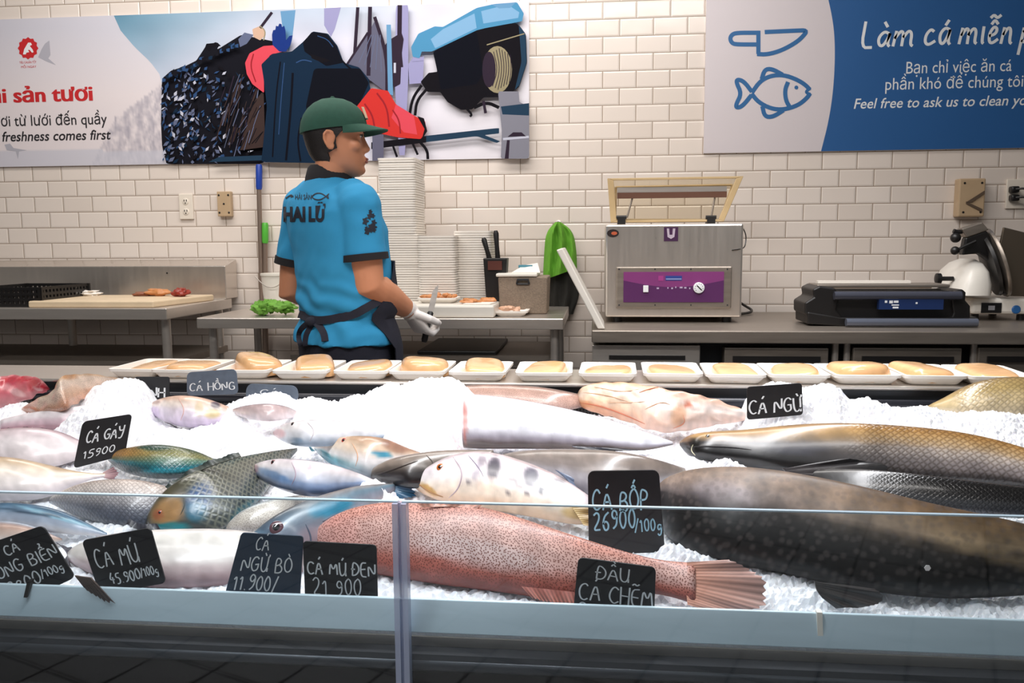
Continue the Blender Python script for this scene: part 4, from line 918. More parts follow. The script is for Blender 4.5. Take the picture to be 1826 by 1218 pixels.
mb = MB(); mb.bx(CX0, CX1, 2.2, 2.2148, .70, .783); mb.build('vent_grille', grille(), dc, smooth=False)
mb = MB(); mb.hexa([(CX0, 1.212, bedz(1.212)-.045), (CX1, 1.212, bedz(1.212)-.045), (CX1, 2.19, bedz(2.2)-.045), (CX0, 2.19, bedz(2.2)-.045), (CX0, 1.212, bedz(1.212)-.03), (CX1, 1.212, bedz(1.212)-.03), (CX1, 2.19, bedz(2.2)-.03), (CX0, 2.19, bedz(2.2)-.03)]); mb.build('ice_bed', M['steel'], dc, smooth=False)
mb = MB(); mb.hexa([(CX0, 1.182, .638), (CX1, 1.182, .638), (CX1, 1.210, .638), (CX0, 1.210, .638), (CX0, 1.201, .683), (CX1, 1.201, .683), (CX1, 1.206, .683), (CX0, 1.206, .683)]); mb.build('tray_lip', M['steel_lip'], dc, bevel=.0015, smooth=False)
zb1 = at(913, 1172, 1.20).z
mb = MB(); mb.bx(CX0, CX1, 1.225, 1.25, .1, .638); mb.build('kick_panel', M['black'], dc, smooth=False)
mb = MB(); mb.bx(CX0, CX1, 1.186, 1.2245, zb1-.016, zb1+.006); mb.tube([(CX0, 1.192, zb1-.012), (CX1, 1.192, zb1-.012)], .0105, 14); mb.build('bumper_rail', mat('bumper_grey', (80, 82, 88), .32, .4, noise_s=20), dc, smooth=True)
mb = MB(); mb.bx(CX0, CX1, 1.182, 1.2245, .44, .505); mb.bx(CX0+.05, CX1-.05, 1.25, 2.2, .0, .1); mb.build('plinth', M['dark'], dc, smooth=False)
xp = at(716, 1000, 1.17).x
for a, b in ((CX0, xp-.003), (xp+.003, CX1)):
    mb = MB(); mb.bx(a, b, 1.1665, 1.1735, .506, .8432); gp = mb.build('glass_pane', M['glass'], dc, smooth=False)
    mb = MB(); mb.bx(a, b, 1.1665, 1.1735, .8434, .8455); mb.build('edge_highlight', M['glass_edge'], gp, smooth=False)  # glass rim as a pale strip, its bright highlight put into the colour
def frosted(name, c, fac, rough=.2):
    m = mat(name, c, rough); nt = m.node_tree; b = nt.nodes['Principled BSDF']; out = nt.nodes['Material Output']
    tr = nt.nodes.new('ShaderNodeBsdfTransparent'); mx = nt.nodes.new('ShaderNodeMixShader'); mx.inputs[0].default_value = fac
    nt.links.new(tr.outputs[0], mx.inputs[1]); nt.links.new(b.outputs[0], mx.inputs[2]); nt.links.new(mx.outputs[0], out.inputs[0]); return m
mb = MB(); mb.bx(xp-.0105, xp-.0025, 1.161, 1.179, .506, .843); mb.bx(xp+.0025, xp+.0105, 1.161, 1.179, .506, .843); mb.bx(xp-.0025, xp+.0025, 1.168, 1.172, .506, .843)
mb.build('glass_joint', frosted('joint_profile', (186, 196, 222), .62), dc, smooth=False)
for xx, m, y0_, y1_ in ((47, 'black', 1040, 1064), (1463, 'white_plastic', 1096, 1146)):
    a = at(xx-4, y0_, 1.19); b = at(xx+4, y1_, 1.19); mb = MB(); mb.hexa([(a.x, 1.186, b.z), (b.x, 1.186, b.z), (b.x, 1.189, b.z), (a.x, 1.189, b.z), (a.x, 1.197, a.z), (b.x, 1.197, a.z), (b.x, 1.207, a.z+.001), (a.x, 1.207, a.z+.001)])
    mb.build('label_clip', M[m], dc, smooth=False)

a = at(1654, 1013, 1.166)
mb = MB(); mb.prism([(a.x+.0045*math.cos(k*math.pi/3), 1.1664, a.z+.0045*math.sin(k*math.pi/3)) for k in range(6)], (0, -.0006, 0)); mb.build('sticker', M['white_ink'], dc, smooth=False)

# ------------------------------------------------------------------ crushed ice
MOUND = []                                                          # (x, Y, rx, ry, h)
def mound(x, y, Y, rx, ry, zt_=None, flat=2):
    p = at(x, y, Y); MOUND.append((p.x, Y, rx, ry, p.z-bedz(Y), flat))
mound(770, 684, 2.06, .125, .13, flat=4); mound(690, 694, 2.06, .09, .12, flat=3); mound(630, 712, 2.05, .1, .12); mound(560, 716, 2.05, .13, .1); mound(470, 704, 2.05, .12, .1); mound(742, 745, 1.9, .09, .1, flat=3)
mound(205, 684, 2.03, .085, .12, flat=4); mound(110, 712, 2.0, .15, .12); mound(0, 725, 1.98, .15, .12); mound(175, 722, 1.9, .11, .08)
mound(1400, 690, 2.08, .09, .10, flat=4); mound(1470, 692, 2.08, .08, .10, flat=3); mound(1540, 716, 2.06, .12, .1); mound(1640, 730, 2.04, .15, .1); mound(1780, 742, 2.0, .16, .12); mound(1920, 742, 2.0, .16, .12)
mound(1345, 705, 2.09, .03, .05, flat=3)
mound(655, 862, 1.60, .045, .05, flat=3)
mound(395, 760, 1.9, .12, .08); mound(300, 770, 1.85, .14, .08); mound(420, 785, 1.80, .07, .05)
mound(1290, 822, 1.68, .08, .04); mound(1200, 812, 1.75, .1, .05); mound(1800, 925, 1.44, .09, .04)
mound(1205, 975, 1.38, .05, .03); mound(1420, 1050, 1.30, .08, .02); mound(1600, 1085, 1.285, .2, .02); mound(1800, 1085, 1.285, .2, .02); mound(330, 1030, 1.29, .2, .02); mound(215, 930, 1.45, .08, .05)
def iceh(x, Y, fine=True):
    h = .0
    for mx, mY, rx, ry, mh, fl in MOUND:
        q = ((x-mx)/rx)**2+((Y-mY)/ry)**2
        if q < 4: h = max(h, mh*math.exp(-q**(fl/2)*.9)) if q > 0 else max(h, mh)
    z = bedz(Y)+h
    if fine:
        p = V((x, Y, 0))
        z += .010*noise.noise(p*18)+.006*abs(noise.noise(p*55))+.0045*noise.noise(p*130)+.004*noise.cell(p*170)
    edge = min(1, max(0, (Y-1.213)/.02)); edge2 = min(1, max(0, (2.195-Y)/.05))
    return (bedz(Y)-.02)*(1-edge)+z*edge if edge < 1 else (bedz(Y)-.03)*(1-edge2)+z*edge2
ni, nj = 640, 200
mb = MB(); xa, xb = -1.75, 1.65
for j in range(nj+1):
    Y = 1.214+(2.192-1.214)*j/nj
    for i in range(ni+1):
        x = xa+(xb-xa)*i/ni
        mb.v.append(V((x, Y, iceh(x, Y))))
for j in range(nj):
    for i in range(ni):
        a = j*(ni+1)+i; mb.f.append((a, a+1, a+ni+2, a+ni+1)); mb.m.append(0)
k = len(mb.v); ring_ = [i for i in range(ni+1)]+[j*(ni+1)+ni for j in range(1, nj+1)]+[nj*(ni+1)+i for i in range(ni-1, -1, -1)]+[j*(ni+1) for j in range(nj-1, 0, -1)]
for i in ring_: mb.v.append(V((mb.v[i].x, mb.v[i].y, bedz(mb.v[i].y)-.0298)))
n_ = len(ring_)
for i in range(n_): mb.f.append((ring_[i], k+i, k+(i+1) % n_, ring_[(i+1) % n_])); mb.m.append(0)
mb.f.append(tuple(k+i for i in range(n_))); mb.m.append(0)
M['ice'] = mat('crushed_ice', (240, 241, 246), .35, 0, .5, noise_s=60, noise_a=.04, bump=.5, bump_s=220)
_b = M['ice'].node_tree.nodes['Principled BSDF']; _b.inputs['Subsurface Weight'].default_value = .25; _b.inputs['Subsurface Radius'].default_value = (.01, .012, .014); _b.inputs['Subsurface Scale'].default_value = .6
ice = mb.build('crushed_ice', M['ice'], smooth=False, fixn=False)
tag(ice, 'bed and mounds of white crushed ice under the fish in the display case', 'ice', kind='stuff')

# ------------------------------------------------------------------ trays of fillets along the back ledge
TRX = [(235, 100), (318, 110), (430, 105), (533, 108), (640, 105), (742, 108), (851, 108), (968, 106), (1085, 106), (1202, 108), (1315, 108), (1428, 108), (1548, 118), (1672, 108), (1790, 112)]
ORD = ['first', 'second', 'third', 'fourth', 'fifth', 'sixth', 'seventh', 'eighth', 'ninth', 'tenth', 'eleventh', 'twelfth', 'thirteenth', 'fourteenth', 'fifteenth']
FIL = mat('pale_fillet', (226, 178, 128), .25, coat=.5, noise_s=26, noise_a=.18, stretch=(1, 3, 1))
def fillet_mb(seed, w, l, h, rot):
    mb = MB(); n, k = 26, 9; rs = []
    for i in range(k+1):
        t_ = i/k*math.pi/2
        q = math.cos(t_)**.3 if i < k else .05; rs.append([V((w/2*q*math.copysign(abs(math.cos(a))**.7, math.cos(a))*(1+.12*math.sin(a*2+seed)), l/2*q*math.copysign(abs(math.sin(a))**.7, math.sin(a)), h*math.sin(t_)**.65*(1+.22*math.cos(a+seed)*math.cos(t_)**.3)+.002*noise.noise(V((math.cos(a)*2, math.sin(a)*2, seed)))*math.cos(t_)**.3)) for a in [2*math.pi*j/n for j in range(n)]])
    mb.rings(rs); cr, sr = math.cos(rot), math.sin(rot)
    for v in mb.v: v.x, v.y = v.x*cr-v.y*sr, v.x*sr+v.y*cr
    return mb
film = frosted('cling_film', (236, 232, 226), .22, .12)
dproto = None
for i, (xx, wpx) in enumerate(TRX):
    c = at(xx, 672, 2.225)
    w_ = .158
    if dproto is None: dproto = o = tray_mb(w_, .215, .026).build('foam_tray', M['foam'], local=True)
    else: o = dproto.copy(); COL.objects.link(o)
    Yc = 2.325+random.uniform(-.004, .006)
    o.location = (c.x, Yc, .8452); o.rotation_euler.z = random.uniform(-.04, .04)
    o.scale = (wpx/107*.98, 1, 1)
    tag(o, 'white foam tray holding a fillet, '+ORD[i]+' from the left along the back ledge', 'tray', 'fillet trays along the back ledge')
    hh = [.022, .028, .05, .04, .03, .044, .034, .026, .022, .022, .024, .026, .04, .034, .028][i]
    f_ = fillet_mb(i*1.7, .126*(wpx/107), .19, hh, [.25, .1, .5, .4, .3, .1, .05, 0, 0, -.05, 0, .05, 0, .1, .05][i]).build('fish_fillet', FIL, local=True)
    f_.location = (c.x+[.012, 0, .01, .012, .004, .004, .008, 0, 0, .002, .008, .006, .004, -.004, .0][i], Yc, .8506)
    tag(f_, 'pale tan fish fillet in the '+ORD[i]+' foam tray from the left on the ledge', 'fillet', 'fillets in the ledge trays')

# ------------------------------------------------------------------ fish
def fish_mat(name, scale=0, sc=(90, 90), spots=0, spot_s=120, spot_c=(70, 40, 36), rough=.28, coat=.35, spec=.5, edge=(.55, .55, .55), blotch=0, bump=.25):
    m = bpy.data.materials.new(name); m.use_nodes = True; nt = m.node_tree; b = nt.nodes['Principled BSDF']
    at_ = nt.nodes.new('ShaderNodeAttribute'); at_.attribute_name = 'Col'; uv = nt.nodes.new('ShaderNodeUVMap'); uv.uv_map = 'UVMap'
    col = at_.outputs['Color']
    n = nt.nodes.new('ShaderNodeTexNoise'); n.inputs['Scale'].default_value = 45; n.inputs['Detail'].default_value = 6; nt.links.new(uv.outputs[0], n.inputs[0])
    mr = nt.nodes.new('ShaderNodeMapRange'); mr.inputs[3].default_value = .82-blotch; mr.inputs[4].default_value = 1.16+blotch; nt.links.new(n.outputs[0], mr.inputs[0])
    mx = nt.nodes.new('ShaderNodeMix'); mx.data_type = 'RGBA'; mx.blend_type = 'MULTIPLY'; mx.inputs[0].default_value = 1; nt.links.new(col, mx.inputs[6]); nt.links.new(mr.outputs[0], mx.inputs[7]); col = mx.outputs[2]
    h = n.outputs[0]
    if scale:
        mp = nt.nodes.new('ShaderNodeMapping'); mp.inputs['Scale'].default_value = (sc[0], sc[1], 1); mp.inputs['Rotation'].default_value = (0, 0, R(45)); nt.links.new(uv.outputs[0], mp.inputs[0])
        br = nt.nodes.new('ShaderNodeTexVoronoi'); br.voronoi_dimensions = '2D'; br.feature = 'DISTANCE_TO_EDGE'; br.inputs['Scale'].default_value = 1; br.inputs['Randomness'].default_value = .3; nt.links.new(mp.outputs[0], br.inputs['Vector'])
        r_ = nt.nodes.new('ShaderNodeMapRange'); r_.inputs[1].default_value = .02; r_.inputs[2].default_value = .3; nt.links.new(br.outputs[0], r_.inputs[0])
        mk = nt.nodes.new('ShaderNodeAttribute'); mk.attribute_name = 'Scale'
        iv = nt.nodes.new('ShaderNodeMath'); iv.operation = 'SUBTRACT'; iv.inputs[0].default_value = 1; nt.links.new(r_.outputs[0], iv.inputs[1])
        ml = nt.nodes.new('ShaderNodeMath'); ml.operation = 'MULTIPLY'; nt.links.new(iv.outputs[0], ml.inputs[0]); nt.links.new(mk.outputs['Fac'], ml.inputs[1])
        m2 = nt.nodes.new('ShaderNodeMath'); m2.operation = 'MULTIPLY'; m2.inputs[1].default_value = scale; nt.links.new(ml.outputs[0], m2.inputs[0])
        mx2 = nt.nodes.new('ShaderNodeMix'); mx2.data_type = 'RGBA'; mx2.blend_type = 'MULTIPLY' if max(edge) <= 1 else 'MIX'
        mx2.inputs[7].default_value = tuple(edge)+(1,) if max(edge) <= 1 else lin(edge)+(1,)
        nt.links.new(m2.outputs[0], mx2.inputs[0]); nt.links.new(col, mx2.inputs[6]); col = mx2.outputs[2]
        sb = nt.nodes.new('ShaderNodeMath'); sb.operation = 'SUBTRACT'; nt.links.new(n.outputs[0], sb.inputs[0]); nt.links.new(ml.outputs[0], sb.inputs[1]); h = sb.outputs[0]
    if spots:
        vo = nt.nodes.new('ShaderNodeTexVoronoi'); vo.voronoi_dimensions = '2D'; vo.inputs['Scale'].default_value = spot_s; nt.links.new(uv.outputs[0], vo.inputs['Vector'])
        r_ = nt.nodes.new('ShaderNodeMapRange'); r_.inputs[1].default_value = .18; r_.inputs[2].default_value = .36; r_.inputs[3].default_value = spots; r_.inputs[4].default_value = 0; nt.links.new(vo.outputs['Distance'], r_.inputs[0])
        mx3 = nt.nodes.new('ShaderNodeMix'); mx3.data_type = 'RGBA'; mx3.inputs[7].default_value = lin(spot_c)+(1,); nt.links.new(r_.outputs[0], mx3.inputs[0]); nt.links.new(col, mx3.inputs[6]); col = mx3.outputs[2]
    nt.links.new(col, b.inputs['Base Color'])
    bp = nt.nodes.new('ShaderNodeBump'); bp.inputs['Strength'].default_value = bump; bp.inputs['Distance'].default_value = .002; nt.links.new(h, bp.inputs['Height']); nt.links.new(bp.outputs[0], b.inputs['Normal'])
    b.inputs['Specular IOR Level'].default_value = spec; b.inputs['Roughness'].default_value = rough; b.inputs['Coat Weight'].default_value = coat; b.inputs['Coat Roughness'].default_value = .15
    return m
FM = {'plain': fish_mat('fish_skin'), 'soft': fish_mat('fish_skin_soft', blotch=.08),
      'grouper': fish_mat('fish_skin_spotted', spots=1, spot_s=250, spot_c=(120, 62, 50), blotch=.1, coat=.15, rough=.4),
      'speck': fish_mat('fish_skin_speckled', spots=.5, spot_s=300, spot_c=(96, 78, 72)),
      'scale_s': fish_mat('fish_skin_fine_scales', .75, (135, 135)), 'scale_m': fish_mat('fish_skin_scales', .7, (90, 95)),
      'scale_big': fish_mat('fish_skin_large_scales', .62, (92, 100), edge=(.34, .27, .2)),
      'parrot': fish_mat('fish_skin_pale_edged_scales', .42, (84, 88), edge=(140, 140, 122), blotch=.1),
      'cobia': fish_mat('fish_skin_cobia', blotch=.3, spots=.3, spot_s=60, spot_c=(84, 76, 74), rough=.42, coat=.04, spec=.28)}
EYE_W = mat('eye_dark', (18, 16, 20), .08, coat=1)
def eyeM(c): 
    k = 'iris_%d_%d_%d' % c
    return bpy.data.materials.get(k) or mat(k, c, .15, coat=1)
FIN = vcol('fin_membrane', .4, .2, .3, 60)
def sm(a, b, x): t_ = max(0, min(1, (x-a)/(b-a))) if b != a else float(x > a); return t_*t_*(3-2*t_)
def stops(st, v):
    if v <= st[0][0]: return st[0][1]
    for (a, ca), (b, cb) in zip(st, st[1:]):
        if v <= b: return mixc(ca, cb, sm(a, b, v))
    return st[-1][1]
class Fish: pass
def fish(name, label, up, lo, head, tail=None, patches=(), mk='plain', h=.045, tk=.55, tilt=48, N=84, Mr=36, cat='fish', cutA=False, cutB=False, lines=(), scale_from=.18, wr=0, group=None, capc=(200, 120, 110), vn=.08, mot=.11):
    """up/lo: back and belly outline in photo pixels from head to tail.  head/tail: colour stops across the body, v=-1 belly .. +1 back"""
    F = Fish(); U = resample(chaikin(up, 2), N); L = resample(chaikin(lo, 2), N)
    n = V((0, -math.sin(R(tilt)), math.cos(R(tilt)))); C = []; A = []; Wd = []
    wpx = [math.dist(a, b) for a, b in zip(U, L)]; wm_ = max(wpx)
    for i in range(N):
        cx_, cy_ = (U[i][0]+L[i][0])/2, (U[i][1]+L[i][1])/2
        hh = h*(.35+.65*wpx[i]/wm_)
        c = bed(cx_, cy_, hh)
        def hit(q): d = ray(*q); return CAMP+d*((c-CAMP).dot(n)/d.dot(n))
        u_, l_ = hit(U[i]), hit(L[i]); C.append((u_+l_)/2); A.append((u_-l_)/2)
    # smooth the centre line in depth
    for _ in range(3): C = [C[0]]+[(C[i-1]+C[i]*2+C[i+1])/4 for i in range(1, N-1)]+[C[-1]]
    tl = tail or head; mb = MB(); mb.c = []; mb.uv = []; s_ = 0; sc_ = []
    Wm = max(a.length for a in A)
    for i in range(N):
        if i: s_ += (C[i]-C[i-1]).length
        a = A[i]; w_ = a.length; t_ = i/(N-1); T = tk*(w_*.75+Wm*.25*sm(0, .04, t_)*(1-.75*t_)) if not cutA else tk*(w_*.8+Wm*.2*(1-.7*t_))
        if i == 0 and not cutA: T = min(T, .002)
        if i == N-1 and not cutB: T = min(T, .006)
        for j in range(Mr):
            q = 2*math.pi*j/Mr; cq, sq = math.cos(q), math.sin(q)
            p = C[i]+a*cq+n*(T*math.copysign(abs(sq)**.85, sq))
            mb.v.append(p); mb.uv.append((s_, cq*w_))
    for i in range(N-1):
        for j in range(Mr): mb.f.append((i*Mr+j, i*Mr+(j+1) % Mr, (i+1)*Mr+(j+1) % Mr, (i+1)*Mr+j)); mb.m.append(0)
    mb.f += [tuple(range(Mr))[::-1], tuple((N-1)*Mr+j for j in range(Mr))]; mb.m += [1 if cutA else 0, 1 if cutB else 0]
    for k, p in enumerate(mb.v):
        i, j = divmod(k, Mr); t_ = i/(N-1); v_ = math.cos(2*math.pi*j/Mr); su, sv = mb.uv[k]; v_ += vn*(noise.noise(V((su*22, sv*40, 3)))+.6*noise.noise(V((su*60, sv*90, 8))))
        if wr: mb.v[k] = p+n*(wr*noise.noise(V((mb.uv[k][0]*30, mb.uv[k][1]*70, 1)))*min(1, t_*6))
        c = mixc(stops(head, v_), stops(tl, v_), sm(.12, .6, t_)); X, Yp = px(p)
        for (qx, qy, rx, ry, qc, st, *ang) in patches:
            dx, dy = X-qx, Yp-qy
            if ang: ca, sa = math.cos(R(ang[0])), math.sin(R(ang[0])); dx, dy = dx*ca+dy*sa, -dx*sa+dy*ca
            d_ = (dx/rx)**2+(dy/ry)**2
            if d_ < 1.6: c = mixc(c, qc, st*(1-sm(.35, 1.5, d_)))
        nz = 1+mot*(noise.noise(V((su*25, sv*25, 7)))+.8*noise.noise(V((su*70, sv*80, 9))))
        mb.c.append(tuple(v*.84 for v in lin(tuple(max(0, min(255, x*nz)) for x in c)))); sc_.append(sm(scale_from, scale_from+.1, t_)*(1-sm(.93, 1, t_)))
    lo_ = min(mb.v, key=lambda p: p.z)
    ctr = sum(C, V())/N
    F.root = thing(name, (ctr.x, ctr.y, lo_.z), label, cat, group); F.n = n; F.C = C; F.A = A; F.N = N
    mats = [FM[mk]]+([mat('cut_flesh_'+name, capc, .35, noise_s=50, noise_a=.3)] if (cutA or cutB) else [])
    F.verts = [p.copy() for p in mb.v]; F.faces = list(mb.f)
    F.body = mb.build('body', mats, F.root, ang=80)
    ca = F.body.data.attributes.new('Scale', 'FLOAT', 'POINT')
    for i, v_ in enumerate(sc_): ca.data[i].value = v_
    F.bvh = BVHTree.FromPolygons(F.verts, F.faces)
    for (pts, w_, c) in lines:
        nm = 'skin_line'
        stroke3(F, pts, w_, c, nm)
    return F
def onbody(F, x, y):
    h_ = F.bvh.ray_cast(CAMP, ray(x, y).normalized())
    return h_[0], h_[1]
LINEM = {}
def stroke3(F, pts, w, c, nm):
    P_ = [onbody(F, x, y) for x, y in resample(chaikin(pts, 2), max(6, len(pts)*4))]
    P_ = [(p+n_*(.0004)) for p, n_ in P_ if p is not None]
    if len(P_) < 3: return
    if c not in LINEM: LINEM[c] = mat('marking_%d_%d_%d' % c, c, .4)
    r = [max(.0003, w*math.sin(math.pi*min(1, max(0, (i+.5)/len(P_))))**.6) for i in range(len(P_))]
    mb = MB(); mb.tube(P_, r, 6); return mb.build(nm, LINEM[c], F.root)
def eye(F, x, y, rpx, ic=(200, 160, 60), pup=.55):
    p, n_ = onbody(F, x, y)
    if p is None: return
    r = rpx*(p-CAMP).length/FPX; n_ = (n_*.6-(p-CAMP).normalized()*.4).normalized()
    mb = MB(); mb.lathe(p-n_*r*.2, n_, [(r, 0), (r*.98, r*.22), (r*.8, r*.36), (r*pup, r*.44)], 18, 0); mb.lathe(p-n_*r*.2, n_, [(r*pup, r*.40), (r*pup*.96, r*.47), (r*.2, r*.54), (.0001, r*.55)], 18, 1)
    mb.build('eye', [eyeM(ic), EYE_W], F.root)
def fin(F, base, tip, st, c0, c1, off=.0, rays=14, name='fin', jag=.12, th=.0016, dark=.35, flat=None, ripple=.003, lab=None):
    """a ray fin lofted between its base line and its outer edge, on the plane of the fish near station st"""
    k = min(F.N-1, max(0, int(st*(F.N-1)))); c = F.C[k]+F.n*off; n = flat or F.n
    def hit(q): d = ray(*q); return CAMP+d*((c-CAMP).dot(n)/d.dot(n))
    nu, nv = rays*4, 8; B = resample(chaikin(base, 2), nu+1); T = resample(chaikin(tip, 2), nu+1); mb = MB(); mb.c = []
    for sd in (1, -1):
        for i in range(nu+1):
            rp = .5+.5*math.cos(i/4*2*math.pi)
            for j in range(nv+1):
                v_ = j/nv*(1-jag*(1-rp)*(j == nv)-jag*.6*abs(noise.noise(V((i*.31, 2, 0))))*(j == nv))
                q = hit((B[i][0]+(T[i][0]-B[i][0])*v_, B[i][1]+(T[i][1]-B[i][1])*v_))
                th_ = th*(1-.7*v_)*(.6+.4*rp)
                mb.v.append(q+n*(sd*th_+ripple*math.sin(i*.35)*v_))
                cc = mixc(c0, c1, v_); f_ = 1-dark*(1-rp)*(.3+.7*v_)
                mb.c.append(lin(tuple(max(0, min(255, x*f_)) for x in cc)))
    m_ = (nu+1)*(nv+1)
    for i in range(nu):
        for j in range(nv):
            a = i*(nv+1)+j; mb.f.append((a, a+1, a+nv+2, a+nv+1)); mb.f.append((m_+a, m_+a+nv+1, m_+a+nv+2, m_+a+1)); mb.m += [0, 0]
    per = [i*(nv+1) for i in range(nu+1)]+[nu*(nv+1)+j for j in range(1, nv+1)]+[i*(nv+1)+nv for i in range(nu-1, -1, -1)]+[j for j in range(nv-1, 0, -1)]
    for i in range(len(per)): a, b = per[i], per[(i+1) % len(per)]; mb.f.append((a, a+m_, b+m_, b)); mb.m.append(0)
    o = mb.build(name, FIN, F.root, ang=70)
    if lab: o['label'] = lab
    return o

# --- front row
WHT = (238, 232, 232)
f = fish('grouper', 'big pink grouper with brown dots lying in front behind the black tags', [(553, 962), (568, 938), (610, 912), (660, 899), (720, 894), (800, 894), (870, 906), (950, 931), (1040, 961), (1120, 986), (1180, 1000), (1240, 1004)],
     [(553, 968), (575, 990), (610, 1008), (660, 1022), (730, 1034), (800, 1045), (880, 1054), (960, 1066), (1020, 1074), (1080, 1068), (1150, 1057), (1190, 1062), (1240, 1078)],
     [(-1, (130, 60, 52)), (-.6, (190, 106, 92)), (-.2, (226, 178, 168)), (.3, (232, 184, 172)), (.7, (224, 158, 142)), (1, (204, 134, 114))], mk='grouper', h=.058, tk=.5, tilt=58,
     patches=[(850, 985, 130, 26, (236, 214, 210), .7, 12), (600, 950, 40, 40, (226, 160, 150), .5)], scale_from=2)  # pale patch along the middle is a highlight painted into the skin
fin(f, [(1225, 1003), (1222, 1040), (1226, 1078)], [(1300, 998), (1340, 1014), (1370, 1036), (1366, 1060), (1370, 1082), (1330, 1093), (1275, 1092)], .99, (234, 164, 138), (206, 162, 152), rays=16, name='tail_fin', dark=.35, off=.006, jag=.05)
fin(f, [(930, 1046), (970, 1050), (1024, 1056)], [(950, 1068), (990, 1078), (1032, 1081)], .62, (190, 110, 98), (206, 132, 116), rays=12, name='anal_fin', off=.03, dark=.5)
fin(f, [(750, 905), (800, 903), (850, 908)], [(745, 898), (800, 897), (860, 901)], .3, (226, 170, 150), (214, 140, 118), rays=10, name='dorsal_fin', off=.03)
f = fish('cobia', 'largest dark fish, brown back and black flank, filling the right foreground', [(1168, 872), (1180, 855), (1215, 841), (1270, 834), (1330, 834), (1400, 842), (1480, 857), (1560, 875), (1640, 895), (1700, 908), (1760, 920), (1826, 935), (1930, 962), (2020, 990), (2120, 1008)],
     [(1168, 884), (1172, 930), (1196, 966), (1260, 993), (1330, 1010), (1400, 1022), (1480, 1040), (1560, 1055), (1640, 1065), (1720, 1068), (1826, 1062), (1930, 1052), (2020, 1040), (2120, 1032)],
     [(-1, (14, 13, 13)), (-.35, (18, 16, 16)), (.0, (38, 34, 34)), (.2, (104, 94, 92)), (.6, (142, 124, 112)), (1, (116, 98, 84))],
     [(-1, (13, 12, 12)), (-.5, (18, 16, 15)), (-.1, (46, 39, 33)), (.15, (150, 128, 102)), (.6, (120, 96, 70)), (1, (84, 64, 44))], mot=.2, mk='cobia', h=.075, tk=.5, tilt=56,
     patches=[(1290, 880, 60, 22, (160, 152, 158), .6, 8), (1240, 890, 30, 14, (50, 46, 50), .6), (1560, 930, 150, 10, (140, 122, 108), .5, 12), (1760, 985, 110, 12, (176, 150, 116), .6, 18)])  # first patch paints a bluish-white sheen on the upper side
fin(f, [(1452, 1036), (1455, 1052), (1466, 1066)], [(1560, 1050), (1582, 1068), (1556, 1083), (1492, 1085)], .46, (46, 42, 42), (64, 58, 58), rays=12, name='pectoral_fin', off=.035, jag=.02)
fin(f, [(2112, 1008), (2116, 1020), (2112, 1032)], [(2230, 975), (2200, 1022), (2235, 1070)], 1, (70, 60, 52), (44, 38, 36), rays=14, name='tail_fin', jag=.03)
f = fish('tuna', 'blue fish with a red eye half behind the grey-blue tag', [(436, 972), (455, 948), (480, 928), (510, 910), (545, 894), (590, 879), (640, 866), (705, 862)],
     [(436, 976), (452, 990), (490, 998), (540, 990), (580, 970), (625, 940), (665, 905), (705, 874)],
     [(-1, (126, 124, 134)), (-.2, (104, 114, 130)), (.3, (90, 108, 128)), (.75, (80, 94, 110)), (1, (74, 66, 64))], [(-1, (156, 148, 154)), (-.2, (128, 134, 148)), (.4, (106, 132, 148)), (.8, (124, 126, 130)), (1, (84, 68, 58))], mk='plain', h=.055, tk=.55, tilt=52,
     patches=[(590, 906, 40, 14, (34, 132, 166), .9, -14), (560, 960, 30, 22, (176, 150, 160), .6), (462, 955, 16, 10, (136, 172, 196), .5)], lines=[([(575, 930), (600, 918), (630, 914)], .0022, (70, 70, 88)), ([(545, 935), (556, 960), (550, 985)], .0015, (70, 80, 100))])
eye(f, 493, 941, 12, (96, 66, 74), .5)
fin(f, [(700, 866), (700, 872), (702, 880)], [(722, 862), (740, 872), (745, 888), (712, 890)], 1, (70, 116, 150), (40, 92, 130), rays=8, name='tail_fin', off=.0)
f = fish('speckled_fish', 'whitish speckled fish between the dark parrotfish and the blue fish', [(404, 938), (425, 915), (460, 898), (500, 887), (565, 880)], [(404, 946), (430, 950), (470, 946), (510, 930), (540, 908), (565, 886)],
     [(-1, (196, 186, 180)), (0, (228, 218, 206)), (.6, (214, 206, 196)), (1, (150, 160, 168))], mk='speck', h=.045, tilt=50, N=60, scale_from=2)
f = fish('white_bellied_fish', 'long white-bellied fish behind the three left front tags, its tail over the lip', [(120, 985), (160, 962), (230, 949), (310, 945), (400, 944), (470, 952), (540, 970)], [(120, 1000), (150, 1020), (210, 1040), (290, 1050), (380, 1046), (460, 1038), (540, 1020)],
     [(-1, (150, 120, 124)), (-.6, (206, 184, 184)), (-.2, (240, 230, 224)), (.6, (242, 234, 226)), (1, (220, 206, 200))], mk='plain', h=.035, tk=.5, tilt=44)
fin(f, [(134, 1026), (146, 1028), (162, 1030)], [(150, 1048), (168, 1063), (190, 1075), (206, 1077)], .06, (112, 94, 86), (92, 82, 82), rays=7, name='tail_fin', flat=V((0, -1, 0)), off=(f.C[5].y-1.186)/math.sin(R(44)), ripple=.001)
fin(f, [(125, 985), (120, 1000), (128, 1012)], [(92, 962), (108, 972), (138, 975), (112, 1000)], .02, (84, 78, 90), (60, 56, 70), rays=6, name='pelvic_fin', off=.0)
f = fish('blue_silver_fish', 'slender blue-silver fish at the left edge above the leftmost tag', [(-60, 905), (0, 896), (50, 898), (95, 906), (135, 922), (190, 950)], [(-60, 930), (0, 940), (50, 946), (95, 950), (140, 954), (190, 956)],
     [(-1, (226, 222, 226)), (-.2, (176, 186, 204)), (.5, (112, 140, 164)), (1, (60, 90, 116))], mk='plain', h=.045, tilt=52, patches=[(95, 920, 70, 3.5, (150, 196, 216), .9, 16), (60, 915, 60, 2.5, (46, 64, 84), .8, 8)])
